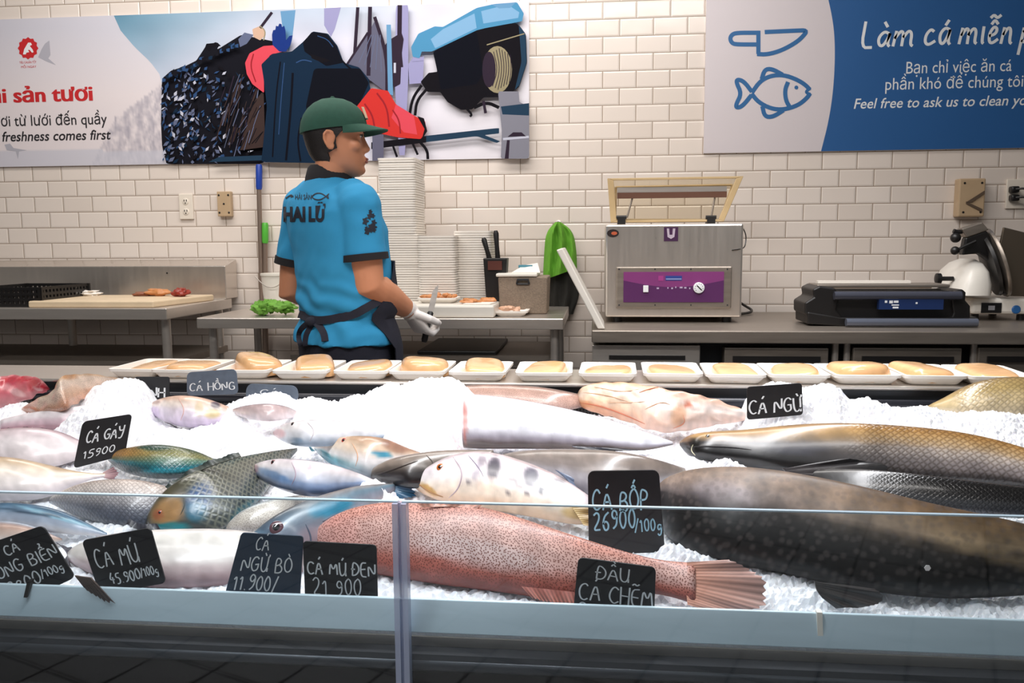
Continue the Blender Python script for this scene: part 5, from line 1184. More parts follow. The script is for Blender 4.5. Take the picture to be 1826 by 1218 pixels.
f = fish('pink_backed_fish', 'slim pinkish-tan fish at the left edge under the blue-silver fish', [(-60, 938), (0, 928), (40, 932), (80, 945), (110, 960)], [(-60, 975), (0, 972), (45, 972), (85, 970), (110, 965)],
     [(-1, (224, 216, 214)), (0, (206, 178, 164)), (.5, (198, 158, 140)), (1, (160, 166, 180))], mk='plain', h=.035, tilt=55, N=50)
f = fish('grey_scaled_fish', 'silver-grey scaled fish left of the big dark parrotfish', [(88, 890), (130, 868), (175, 857), (230, 855), (275, 861), (330, 878)], [(88, 897), (130, 918), (190, 938), (250, 944), (295, 930), (330, 905)],
     [(-1, (72, 80, 96)), (-.55, (110, 112, 124)), (-.1, (176, 170, 172)), (.5, (212, 202, 196)), (1, (176, 160, 150))], mk='scale_s', h=.05, tilt=50, scale_from=.0)
fin(f, [(230, 925), (250, 936), (280, 934)], [(225, 935), (248, 948), (285, 944)], .7, (60, 60, 70), (46, 46, 54), rays=8, name='anal_fin', off=.03)
f = fish('parrotfish', 'big dark green parrotfish with orange cheek and blue patch, head down', [(260, 936), (268, 908), (290, 880), (322, 855), (370, 832), (430, 815), (490, 804), (530, 799)],
     [(260, 943), (285, 948), (335, 950), (385, 948), (428, 926), (458, 896), (485, 860), (508, 828), (530, 804)],
     [(-1, (58, 62, 62)), (-.3, (104, 100, 92)), (.3, (88, 84, 72)), (.8, (76, 70, 52)), (1, (54, 56, 46))], [(-1, (50, 60, 64)), (-.2, (70, 76, 76)), (.4, (66, 70, 64)), (1, (42, 52, 44))], mk='parrot', h=.055, tk=.36, tilt=50, N=110, scale_from=.3,
     patches=[(300, 912, 34, 24, (176, 132, 84), .95, -30), (282, 918, 10, 10, (150, 70, 50), .5), (300, 942, 40, 10, (20, 132, 142), .95, -4), (355, 890, 24, 34, (36, 74, 124), .85, 30), (350, 912, 20, 20, (40, 110, 136), .8), (440, 910, 40, 12, (20, 110, 130), .6, -40)], lines=[([(322, 918), (330, 900), (326, 880)], .0012, (60, 64, 60))])
eye(f, 285, 914, 4, (170, 80, 60))
fin(f, [(300, 873), (360, 836), (430, 814)], [(294, 868), (354, 826), (425, 806)], .4, (70, 74, 66), (46, 60, 58), rays=16, name='dorsal_fin', off=.0)
# --- second row, left to right
f = fish('pale_fish', 'pale tan-backed fish at the left edge, its tail below the CÁ GÁY tag', [(-70, 822), (-20, 815), (30, 817), (80, 828), (130, 840), (170, 845), (188, 844)], [(-70, 890), (-10, 893), (45, 893), (90, 884), (130, 866), (165, 854), (188, 851)],
     [(-1, (214, 206, 210)), (-.3, (240, 232, 228)), (.3, (236, 222, 206)), (.75, (206, 180, 150)), (1, (170, 146, 122))], mk='plain', h=.05, tilt=50)
fin(f, [(184, 843), (183, 848), (185, 852)], [(203, 832), (212, 840), (210, 850), (203, 857)], 1, (206, 176, 176), (150, 110, 118), rays=7, name='tail_fin')
f = fish('sea_bream', 'whitish fish at the left edge behind the tan-backed fish', [(-60, 782), (0, 768), (45, 764), (90, 766), (130, 778), (165, 800)], [(-60, 822), (0, 832), (50, 836), (100, 830), (140, 818), (165, 806)],
     [(-1, (232, 222, 224)), (0, (240, 232, 234)), (.6, (226, 210, 214)), (1, (150, 120, 128))], mk='plain', h=.05, tilt=46)
fin(f, [(0, 772), (40, 768), (80, 770)], [(10, 764), (50, 761), (90, 765)], .4, (150, 124, 132), (110, 90, 100), rays=12, name='dorsal_fin')
f = fish('orange_green_fish', 'plump orange and green fish right of the CÁ GÁY tag', [(193, 816), (208, 805), (240, 797), (280, 793), (320, 797), (355, 806), (385, 820)], [(193, 822), (212, 838), (245, 849), (290, 854), (330, 850), (360, 840), (385, 826)],
     [(-1, (26, 54, 58)), (-.6, (24, 74, 84)), (-.4, (44, 120, 136)), (-.15, (120, 124, 92)), (.25, (188, 140, 82)), (1, (160, 122, 72))], [(-1, (26, 52, 54)), (-.6, (34, 100, 112)), (-.25, (96, 134, 120)), (.3, (140, 138, 84)), (1, (70, 84, 60))], mk='scale_s', h=.05, tilt=50, scale_from=.05, patches=[(275, 798, 30, 5, (30, 70, 66), .8), (300, 838, 50, 5, (44, 150, 168), .7, -4)])
f = fish('silver_fish', 'silver-white fish with blue belly and pink nose above the blue fish', [(445, 834), (468, 823), (505, 818), (560, 822), (605, 832), (640, 844), (672, 858)], [(445, 838), (468, 858), (508, 876), (550, 886), (590, 882), (632, 870), (672, 862)],
     [(-1, (70, 84, 112)), (-.6, (132, 154, 190)), (-.2, (206, 212, 226)), (.4, (240, 234, 236)), (.85, (216, 206, 210)), (1, (96, 92, 104))], mk='plain', h=.085, tilt=50, patches=[(452, 836, 10, 8, (180, 116, 124), .7), (490, 848, 34, 7, (96, 138, 188), .7, 22), (553, 838, 6, 7, (206, 160, 172), .6)], lines=[([(520, 824), (530, 845), (520, 865)], .001, (170, 150, 164))])
eye(f, 487, 824, 4.5, (120, 70, 70))
f = fish('silver_fish', 'white fish with pink nose half sunk in the ice mound', [(487, 770), (502, 758), (540, 750), (600, 750), (650, 758), (705, 766)], [(487, 775), (503, 787), (530, 796), (580, 796), (640, 788), (705, 776)],
     [(-1, (150, 166, 184)), (-.4, (220, 222, 228)), (.3, (242, 238, 238)), (.9, (222, 214, 216)), (1, (120, 112, 116))], mk='plain', h=.085, tilt=50, patches=[(495, 774, 14, 9, (196, 120, 120), .8), (528, 786, 12, 6, (120, 150, 180), .6)], lines=[([(548, 753), (562, 768), (552, 788)], .001, (190, 180, 186))])
eye(f, 522, 756, 3.5, (90, 70, 66))
f = fish('parrotfish', 'tan parrotfish with turquoise jaw and belly in the middle of the ice', [(560, 797), (575, 789), (608, 780), (650, 778), (690, 783), (718, 796), (752, 808)], [(560, 801), (578, 820), (608, 838), (640, 851), (660, 855), (695, 846), (752, 815)],
     [(-1, (70, 96, 110)), (-.7, (110, 176, 190)), (-.35, (226, 224, 222)), (.2, (236, 222, 204)), (.7, (212, 178, 146)), (1, (176, 150, 110))], [(-1, (120, 130, 140)), (-.4, (230, 226, 226)), (.2, (216, 190, 166)), (1, (150, 116, 92))], mk='soft', h=.055, tilt=50,
     patches=[(575, 812, 14, 10, (34, 140, 160), .9, 30), (600, 830, 30, 6, (60, 150, 172), .8, 30), (680, 810, 20, 5, (60, 140, 170), .9, 6), (705, 795, 24, 12, (150, 104, 84), .6, 20)], lines=[([(628, 790), (640, 812), (634, 832)], .0011, (196, 150, 120))])
eye(f, 613, 785, 4.5, (180, 60, 50))
fin(f, [(555, 797), (558, 801), (562, 804)], [(548, 790), (550, 798), (556, 806)], 0, (110, 160, 176), (60, 130, 150), rays=5, name='beak')
f = fish('dark_headed_fish', 'dark grey-brown fish with its head by the turquoise-bellied parrotfish', [(656, 848), (668, 832), (700, 818), (750, 808), (800, 803), (880, 803)], [(656, 852), (672, 858), (705, 866), (740, 872), (800, 860), (880, 840)],
     [(-1, (26, 22, 24)), (-.4, (40, 36, 36)), (.05, (92, 84, 78)), (.5, (132, 120, 110)), (1, (120, 106, 96))], mk='soft', h=.055, tilt=50, lines=[([(664, 848), (700, 838), (745, 822)], .0016, (52, 44, 40)), ([(760, 812), (775, 826), (768, 842)], .0014, (60, 50, 46))])
f = fish('white_grouper', 'white fish with dark blotches and yellow lip above the pink grouper', [(733, 858), (757, 838), (788, 820), (825, 808), (862, 806), (900, 813), (950, 829), (1000, 851), (1050, 884), (1075, 905)], [(733, 864), (752, 880), (785, 893), (830, 902), (900, 912), (970, 925), (1040, 938), (1075, 925)],
     [(-1, (226, 192, 160)), (-.6, (242, 228, 210)), (0, (240, 234, 234)), (.6, (226, 216, 222)), (1, (170, 150, 150))], mk='soft', h=.06, tilt=50, N=110,
     patches=[(880, 835, 12, 22, (66, 60, 72), .9, 10), (947, 850, 14, 18, (66, 64, 78), .9), (835, 862, 5, 4, (110, 104, 110), .7), (905, 882, 5, 4, (90, 84, 90), .7), (940, 878, 5, 4, (80, 74, 82), .7), (860, 820, 8, 10, (130, 120, 130), .6), (915, 855, 10, 8, (120, 114, 118), .6), (965, 874, 6, 7, (52, 54, 68), .9), (997, 862, 14, 9, (80, 72, 78), .8, 20), (850, 840, 6, 18, (150, 140, 160), .5, 20), (925, 868, 8, 6, (110, 100, 104), .5), (765, 873, 18, 6, (206, 160, 84), .9, 38), (1030, 915, 30, 12, (206, 172, 112), .8, 8), (870, 865, 22, 10, (238, 208, 188), .6)],
     lines=[([(742, 860), (770, 880), (790, 886)], .002, (150, 110, 70)), ([(808, 815), (826, 840), (818, 872), (800, 888)], .0014, (176, 160, 170)), ([(835, 812), (855, 835), (862, 850)], .001, (130, 120, 140))])
eye(f, 785, 833, 7, (186, 104, 50), .5)
fin(f, [(1020, 905), (1030, 920), (1040, 936)], [(1056, 905), (1066, 925), (1060, 940)], .85, (214, 180, 120), (150, 110, 60), rays=9, name='tail_fin', off=.02)
f = fish('brown_fish', 'long grey-brown fish behind the CÁ BỐP tag', [(876, 818), (915, 806), (980, 802), (1040, 803), (1100, 806), (1160, 817), (1230, 838)], [(876, 823), (930, 848), (990, 866), (1050, 886), (1120, 896), (1180, 880), (1230, 850)],
     [(-1, (120, 116, 124)), (-.5, (176, 172, 178)), (0, (140, 130, 126)), (.5, (138, 126, 118)), (1, (110, 98, 90))], mk='soft', h=.055, tilt=48)
fin(f, [(990, 838), (1000, 846), (1010, 850)], [(1045, 862), (1056, 880), (1040, 884), (1020, 872)], .35, (110, 124, 150), (84, 100, 130), rays=8, name='pectoral_fin', off=.032)
f = fish('barramundi', 'long golden-brown scaled fish at right above the big dark fish', [(1212, 788), (1225, 777), (1262, 771), (1330, 768), (1400, 760), (1470, 756), (1540, 757), (1620, 762), (1700, 770), (1770, 784), (1826, 800), (1930, 830), (2030, 856), (2120, 872)], [(1212, 794), (1226, 812), (1250, 820), (1300, 826), (1400, 845), (1500, 856), (1600, 858), (1700, 862), (1826, 868), (1930, 886), (2030, 900), (2120, 900)],
     [(-1, (16, 15, 15)), (-.3, (22, 21, 22)), (.0, (44, 42, 44)), (.25, (124, 102, 74)), (.6, (172, 134, 80)), (1, (134, 102, 62))], [(-1, (40, 38, 38)), (-.5, (160, 150, 150)), (-.1, (212, 200, 192)), (.35, (200, 168, 124)), (.8, (172, 128, 72)), (1, (136, 102, 60))], mk='scale_big', h=.06, tk=.5, tilt=50, N=130, scale_from=.3,
     patches=[(1237, 797, 14, 16, (20, 18, 16), .8), (1222, 783, 14, 6, (110, 84, 66), .6), (1280, 778, 14, 5, (176, 130, 110), .6), (1420, 800, 60, 10, (70, 72, 84), .7)], lines=[([(1224, 800), (1240, 796), (1300, 797), (1340, 802)], .002, (30, 28, 30)), ([(1236, 793), (1232, 803), (1240, 812)], .0012, (206, 200, 170))])
eye(f, 1262, 778, 4, (120, 100, 70))
fin(f, [(1395, 836), (1402, 842), (1410, 848)], [(1500, 818), (1560, 822), (1592, 836), (1560, 850), (1480, 855)], .3, (58, 52, 54), (26, 24, 26), rays=14, name='pectoral_fin', off=.038, jag=.02, dark=.2)
fin(f, [(2112, 872), (2116, 886), (2112, 900)], [(2200, 850), (2215, 888), (2195, 922)], 1, (120, 96, 64), (80, 64, 50), rays=12, name='tail_fin', jag=.03)
f = fish('dark_scaled_fish', 'black scaled fish wedged between the golden-brown fish and the big dark fish', [(1400, 846), (1450, 838), (1520, 836), (1600, 842), (1700, 855), (1826, 870), (1930, 882), (2030, 896), (2090, 906)], [(1400, 852), (1460, 872), (1540, 895), (1620, 912), (1720, 922), (1826, 926), (1930, 930), (2030, 928), (2090, 922)],
     [(-1, (64, 66, 74)), (-.5, (40, 42, 46)), (0, (24, 23, 24)), (1, (20, 18, 18))], mk='scale_s', h=.045, tk=.5, tilt=50)
fin(f, [(2085, 906), (2088, 914), (2085, 922)], [(2150, 890), (2165, 912), (2150, 936)], 1, (44, 42, 44), (34, 32, 34), rays=10, name='tail_fin', jag=.04)
# --- back rows
f = fish('red_fish_head', 'bright red and pink fish piece on the ice in the top left corner', [(-60, 690), (0, 677), (25, 670), (55, 670), (75, 677), (88, 692)], [(-60, 740), (0, 727), (30, 716), (58, 706), (78, 700), (88, 696)],
     [(-1, (196, 130, 136)), (-.2, (206, 96, 108)), (.4, (196, 52, 66)), (1, (214, 130, 134))], mk='soft', h=.09, tilt=46, N=50, wr=.012, cat='fish piece', patches=[(30, 700, 16, 6, (238, 200, 200), .7, 20), (60, 690, 10, 10, (176, 30, 46), .6), (10, 690, 14, 6, (240, 190, 190), .6), (70, 695, 8, 4, (240, 210, 210), .6)])
f = fish('orange_tailed_fish', 'flat orange-beige fish draped over the left ice mound', [(36, 730), (60, 716), (95, 700), (104, 682), (112, 671), (150, 667), (195, 671), (245, 684)], [(36, 735), (75, 738), (112, 733), (138, 716), (168, 703), (205, 694), (245, 687)],
     [(-1, (206, 150, 120)), (-.2, (226, 200, 182)), (.5, (224, 202, 184)), (1, (196, 160, 124))], mk='speck', h=.12, tk=.35, tilt=46, wr=.006, patches=[(50, 732, 18, 8, (206, 128, 92), .7), (130, 700, 20, 12, (206, 160, 130), .5), (125, 672, 14, 6, (190, 130, 80), .6)])
f = fish('pale_pink_fish', 'pale pink fish under the flat orange-beige fish on the left mound', [(0, 750), (50, 738), (110, 730), (170, 722), (230, 716), (268, 716)], [(0, 768), (60, 766), (115, 770), (160, 764), (220, 748), (268, 728)],
     [(-1, (190, 140, 152)), (-.5, (226, 198, 208)), (.2, (240, 232, 236)), (1, (240, 234, 238))], mk='plain', h=.06, tilt=46)
f = fish('snapper', 'pink and lilac fish with a dark spot between left mound and grey tags', [(263, 725), (283, 713), (318, 706), (360, 709), (398, 721), (432, 738)], [(263, 731), (284, 748), (318, 760), (350, 762), (392, 756), (432, 745)],
     [(-1, (206, 190, 214)), (-.4, (226, 214, 228)), (.2, (238, 224, 214)), (.7, (226, 190, 168)), (1, (196, 156, 136))], mk='soft', h=.055, tilt=48, patches=[(384, 722, 9, 6, (84, 72, 84), .9, 15), (378, 738, 16, 8, (196, 172, 90), .6), (355, 730, 8, 14, (196, 176, 120), .4), (275, 735, 10, 10, (196, 170, 214), .6), (278, 717, 8, 4, (150, 106, 90), .7)], lines=[([(318, 710), (330, 730), (322, 750)], .001, (206, 160, 150))])
fin(f, [(292, 752), (298, 754), (304, 756)], [(300, 756), (312, 762), (318, 762)], .2, (90, 84, 90), (50, 46, 50), rays=4, name='pelvic_fin', off=.02)
f = fish('pink_fish', 'small pinkish-grey fish mostly buried in ice below the grey CÁ tag', [(408, 733), (435, 724), (475, 720), (510, 724), (535, 736)], [(408, 737), (445, 747), (480, 752), (515, 746), (535, 740)],
     [(-1, (226, 210, 212)), (0, (210, 188, 188)), (.6, (200, 176, 176)), (1, (130, 116, 124))], mk='soft', h=.085, tilt=46, N=50)
f = fish('brown_speckled_fish', 'brown speckled fish behind the silver cut fish at the back', [(770, 706), (800, 692), (860, 686), (930, 688), (985, 694), (1045, 706)], [(770, 714), (820, 720), (880, 724), (950, 730), (1000, 734), (1045, 724)],
     [(-1, (190, 160, 150)), (-.1, (196, 160, 146)), (.5, (176, 140, 124)), (1, (80, 60, 54))], mk='speck', h=.05, tilt=44)
f = fish('silver_cut_fish', 'thick silver fish without a head, cut face at left, tapering right', [(826, 706), (845, 706), (900, 711), (960, 721), (1030, 735), (1090, 751), (1150, 771), (1200, 788)], [(826, 796), (860, 798), (920, 798), (990, 799), (1060, 801), (1120, 803), (1160, 802), (1200, 793)],
     [(-1, (84, 66, 60)), (-.8, (170, 164, 176)), (-.5, (232, 232, 240)), (.3, (242, 240, 246)), (.75, (226, 226, 240)), (1, (206, 206, 218))], mk='plain', h=.075, tk=.5, tilt=46, cutA=True, vn=.03, capc=(220, 150, 140), cat='fish', patches=[(1000, 752, 120, 5, (206, 206, 232), .6, 12), (829, 750, 4, 42, (206, 130, 122), .9)])
fin(f, [(1020, 796), (1060, 798), (1090, 799)], [(1040, 803), (1110, 806), (1152, 802)], .6, (70, 72, 84), (30, 30, 36), rays=8, name='anal_fin', off=.01)
f = fish('orange_headed_fish', 'cream and orange wrinkled fish at the back centre beside the CÁ NGỪ tag', [(1027, 710), (1034, 693), (1060, 684), (1100, 684), (1150, 690), (1200, 698), (1250, 706), (1295, 720), (1345, 740)], [(1027, 716), (1040, 728), (1080, 738), (1120, 750), (1160, 766), (1192, 770), (1225, 766), (1280, 756), (1345, 746)],
     [(-1, (214, 150, 112)), (-.5, (240, 208, 176)), (.1, (246, 226, 206)), (.6, (244, 214, 184)), (1, (206, 150, 110))], [(-1, (240, 206, 190)), (0, (244, 228, 220)), (.6, (236, 200, 180)), (1, (206, 156, 130))], mk='soft', h=.075, tk=.55, tilt=46, wr=.008,
     patches=[(1210, 740, 14, 20, (214, 160, 124), .7, 20), (1227, 722, 8, 6, (196, 96, 70), .7), (1050, 722, 20, 6, (214, 150, 100), .6, 20)],
     lines=[([(1034, 718), (1070, 724), (1110, 738), (1150, 756)], .002, (176, 96, 66)), ([(1040, 700), (1080, 704), (1120, 716)], .001, (206, 150, 116)), ([(1060, 690), (1110, 700), (1140, 694)], .001, (206, 150, 116)), ([(1140, 700), (1165, 692), (1178, 690)], .0014, (190, 110, 80)), ([(1150, 730), (1180, 716), (1195, 722)], .001, (206, 150, 116)), ([(1085, 718), (1130, 718), (1150, 716)], .001, (214, 160, 130)), ([(1218, 740), (1222, 756), (1200, 764)], .0013, (190, 120, 90))])
f = fish('golden_fish', 'golden scaled fish on the ice at the upper right edge', [(1650, 726), (1680, 712), (1715, 692), (1750, 680), (1795, 674), (1840, 676), (1920, 694), (2000, 718)], [(1650, 730), (1690, 738), (1740, 744), (1790, 746), (1840, 748), (1920, 746), (2000, 734)],
     [(-1, (206, 190, 160)), (-.3, (206, 184, 140)), (.3, (184, 158, 104)), (1, (150, 122, 76))], mk='scale_m', h=.075, tilt=46, scale_from=.1)
fin(f, [(1994, 718), (1998, 726), (1994, 734)], [(2050, 706), (2060, 728), (2050, 748)], 1, (170, 150, 100), (150, 126, 80), rays=10, name='tail_fin', jag=.04)
# a small loose tail on the ice
f = fish('cut_tail', 'small grey tail piece sticking out of the ice in the centre', [(750, 798), (757, 790), (764, 783), (772, 776)], [(752, 804), (760, 798), (768, 790), (775, 780)], [(-1, (160, 150, 140)), (1, (110, 106, 104))], mk='plain', h=.035, tilt=50, N=20, Mr=16, cat='fish piece')
fin(f, [(771, 777), (773, 778), (775, 780)], [(776, 768), (786, 765), (790, 770), (782, 778)], 1, (120, 114, 112), (84, 80, 84), rays=5, name='tail_fin')

# ------------------------------------------------------------------ chalk price tags
def price_tag(label, corners, Y, lines, m='slate', ink='white_ink', lean=.0, th=.003, rad=.09, group=None, pin=True):
    """corners TL,TR,BR,BL in photo pixels; lines: (text, u0, v0, height, width, stroke)"""
    TL, TR, BR, BL = [at(x, y, Y+(lean if i < 2 else 0)) for i, (x, y) in enumerate(corners)]
    fr_ = lambda u, v: BL+(BR-BL)*u+(TL-BL)*v+((TR-TL)-(BR-BL))*(u*v)
    nrm = (BR-BL).cross(TL-BL).normalized()
    nrm = nrm if nrm.y < 0 else -nrm
    asp = (TL-BL).length/(BR-BL).length
    pts = []
    for cx_, cy_, s in ((1-rad, 1-rad/asp, 0), (rad, 1-rad/asp, 1), (rad, rad/asp, 2), (1-rad, rad/asp, 3)):
        for k in range(5): t_ = (s+k/4)*math.pi/2; pts.append((cx_+rad*math.cos(t_), cy_+rad/asp*math.sin(t_)))
    low = min(TL.z, BR.z, BL.z); cen = (TL+TR+BR+BL)/4
    g_ = thing('price_tag', (cen.x, cen.y, low), label, 'price tag', group)
    mb = MB(); mb.prism([fr_(*p) for p in pts], -nrm*th); mb.build('board', M[m], g_, smooth=False, bevel=.0006)
    mb = MB(); f3 = lambda u, v: fr_(u, v)+nrm*.0005
    for (txt, u0, v0, h_, w_, s_) in lines: strokes_mesh(mb, f3, txt, u0, v0, h_, w_, s_, 0, jit=.03)
    mb.build('chalk_writing', M[ink], g_, smooth=False, fixn=False)
    return g_
price_tag('black tag reading CÁ GÁY, tilted, on the ice by the orange and green fish', [(147, 752), (235, 738), (222, 812), (130, 836)], 1.72, [('CÁ GÁY', .16, .50, .26, .74, .03), ('15900', .16, .16, .17, .62, 0.0230)])
price_tag('black tag mostly hidden behind the left ice mound, showing NH', [(240, 672), (302, 672), (302, 714), (240, 714)], 2.12, [('NH', .45, .12, .42, .42, .05)], rad=.06)
price_tag('grey tag reading CÁ HỒNG at the back, the higher of two grey ones', [(333, 664), (421, 658), (425, 703), (333, 706)], 2.1, [('CÁ HỒNG', .06, .2, .32, .88, 0.0262)], 'slate_grey')
price_tag('low grey tag reading CÁ, half sunk in ice at the back', [(440, 684), (530, 688), (533, 716), (437, 713)], 2.09, [('CÁ', .28, .32, .36, .34, 0.0262)], 'slate_grey', rad=.12)
price_tag('black tag reading CÁ NGỪ on the ice mound at the back right', [(1332, 690), (1430, 683), (1432, 740), (1332, 749)], 1.985, [('CÁ NGỪ', .04, .14, .42, .92, 0.0328)], rad=.06)
price_tag('black tag reading CÁ BỐP in pale blue, point down in the centre', [(1048, 840), (1175, 838), (1186, 985), (1050, 990)], 1.42, [('CÁ BỐP', .06, .53, .24, .76, 0.0230), ('26900', .07, .30, .23, .56, 0.0230), ('/100g', .62, .27, .15, .36, .018)], ink='blue_ink', rad=.09)
price_tag('black tag reading CÁ HỒNG BIỂN at the bottom left corner, tilted left', [(-46, 978), (76, 937), (134, 1030), (6, 1090)], 1.224, [('CÁ', .36, .74, .17, .2, 0.0197), ('HỒNG BIỂN', -.0, .44, .2, .98, 0.0197), ('13800', .1, .16, .2, .52, 0.0197), ('/100g', .64, .2, .14, .3, .016)], rad=.07)
price_tag('black tag reading CÁ MÚ alone, tilted, second tag from the left in front', [(145, 964), (268, 941), (296, 1040), (178, 1062)], 1.222, [('CÁ MÚ', .1, .46, .34, .62, 0.0213), ('45.900', .22, .15, .19, .45, .02), ('/100g', .68, .19, .16, .26, .016)], rad=.07)
price_tag('blue-grey tag reading CÁ NGỪ BÒ in front of the blue fish', [(430, 950), (541, 956), (534, 1075), (398, 1070)], 1.222, [('CÁ', .28, .76, .2, .2, 0.0180), ('NGỪ BÒ', .14, .44, .22, .72, 0.0197), ('11.900/', .08, .16, .22, .6, 0.0197)], 'slate_blue', rad=.05)
price_tag('black tag reading CÁ MÚ ĐEN in front of the pink grouper', [(540, 965), (671, 972), (674, 1085), (544, 1080)], 1.222, [('CÁ MÚ ĐEN', .05, .50, .21, .92, 0.0213), ('21 900', .12, .18, .26, .66, 0.0180)], rad=.05)
price_tag('black tag reading ĐẦU CÁ CHẼM in front of the pink grouper near its tail', [(1031, 994), (1170, 1012), (1166, 1108), (1022, 1092)], 1.224, [('ĐẦU', .26, .66, .24, .40, 0.0197), ('CÁ CHẼM', .05, .26, .32, .92, 0.0213), ('29', .06, .04, .16, .22, 0.0180)], rad=.07)

# ------------------------------------------------------------------ the man behind the case
FA = R(40); PF = V((math.sin(FA), math.cos(FA), 0)); PR = V((math.cos(FA), -math.sin(FA), 0)); UP = V((0, 0, 1))
PX, PY = -.862, 2.72
def oval(c, a, b, F_=PF, R_=PR, n=40, e=.85, upv=None):
    return [c+R_*(a*math.copysign(abs(math.cos(t_))**e, math.cos(t_)))+F_*(b*math.copysign(abs(math.sin(t_))**e, math.sin(t_))) for t_ in [2*math.pi*k/n for k in range(n)]]
def tc(z, fwd=0): 
    """centre line of the trunk at height z (it leans a touch to the right on the way down)"""
    x = PX+.030*sm(1.40, 1.0, z); return V((x, PY, z))+PF*fwd
TR = [(.86, .165, .120, 0), (.92, .168, .122, 0), (.985, .152, .108, .0), (1.06, .155, .112, .005), (1.15, .162, .115, .008), (1.25, .175, .120, .005), (1.31, .175, .112, -.005), (1.35, .150, .095, -.012), (1.385, .105, .075, -.012), (1.43, .060, .06, -.005)]
body = MB(); body.rings([oval(tc(z, f_), a, b) for z, a, b, f_ in TR])
# head
HA = R(76); HF = V((math.sin(HA), math.cos(HA), 0)); HR = V((math.cos(HA), -math.sin(HA), 0))
HO = V((-.838, 2.70, 1.437))                                     # under the chin line, skull axis
HS = 1.0
def H(x, y, z): return HO+HR*(x*HS)+HF*(y*HS)+UP*(z*HS)
sec = [(-.005, .070, .020, .020), (.003, .082, -.005, .032), (.015, .088, -.03, .043), (.03, .088, -.052, .053), (.05, .089, -.07, .060), (.075, .088, -.082, .066), (.10, .086, -.09, .070), (.12, .082, -.094, .073), (.14, .088, -.097, .0755), (.17, .085, -.097, .075), (.20, .066, -.082, .064), (.222, .035, -.05, .042), (.232, .0, -.02, .015)]
def hring(z, f_, b, hw, n=40, k=0): 
    c = (f_+b)/2; d_ = (f_-b)/2
    return [H((hw+k)*math.copysign(abs(math.cos(t_))**.9, math.cos(t_)), c+(d_+k)*math.copysign(abs(math.sin(t_))**.9, math.sin(t_)), z) for t_ in [2*math.pi*j/n for j in range(n)]]
body.rings([hring(*s) for s in sec])
hx = (HR, HF, UP)
body.rings([[H(w_*math.cos(t_), y+d_*math.sin(t_), z) for t_ in [2*math.pi*j/14 for j in range(14)]] for z, y, w_, d_ in ((.072, .088, .012, .012), (.078, .092, .017, .015), (.084, .094, .0165, .0175), (.094, .091, .012, .014), (.108, .088, .009, .010), (.126, .083, .008, .008), (.136, .084, .006, .004))])
for s_ in (-1, 1):
    body.ball(H(s_*.012, .094, .079), (.008, .010, .007), 12, 8, hx)            # nostril wings
    body.ball(H(s_*.043, .060, .090), (.022, .022, .02), 14, 10, hx)            # cheekbone
    body.ball(H(s_*.032, .081, .138), (.022, .010, .008), 14, 8, hx)            # brow
    body.ball(H(s_*.032, .074, .121), (.017, .010, .0085), 14, 8, hx)           # eyelids
    # ear: rim and lobe
    ec = lambda u, v, o_=0: H(s_*(.0755+o_), -.012+u, .102+v)
    body.tube([ec(.010, -.002), ec(.012, .014, .004), ec(.004, .028, .009), ec(-.010, .030, .012), ec(-.019, .018, .014), ec(-.019, .002, .013), ec(-.012, -.014, .010), ec(-.004, -.026, .006), ec(.006, -.026, .002), ec(.009, -.014, .001)], .0048, 8)
    body.ball(ec(-.004, .004, .002), (.005, .015, .026), 12, 8, hx)
body.ball(H(0, .0935, .052), (.021, .008, .0055), 14, 8, hx); body.ball(H(0, .0915, .0425), (.019, .0085, .0058), 14, 8, hx)
body.ball(H(0, .080, .016), (.02, .013, .014), 14, 8, hx)
# neck
body.tube([tc(1.37, -.005), tc(1.42, -.0), H(0, -.012, .02), H(0, -.01, .07)], [.075, .062, .057, .055], 24)
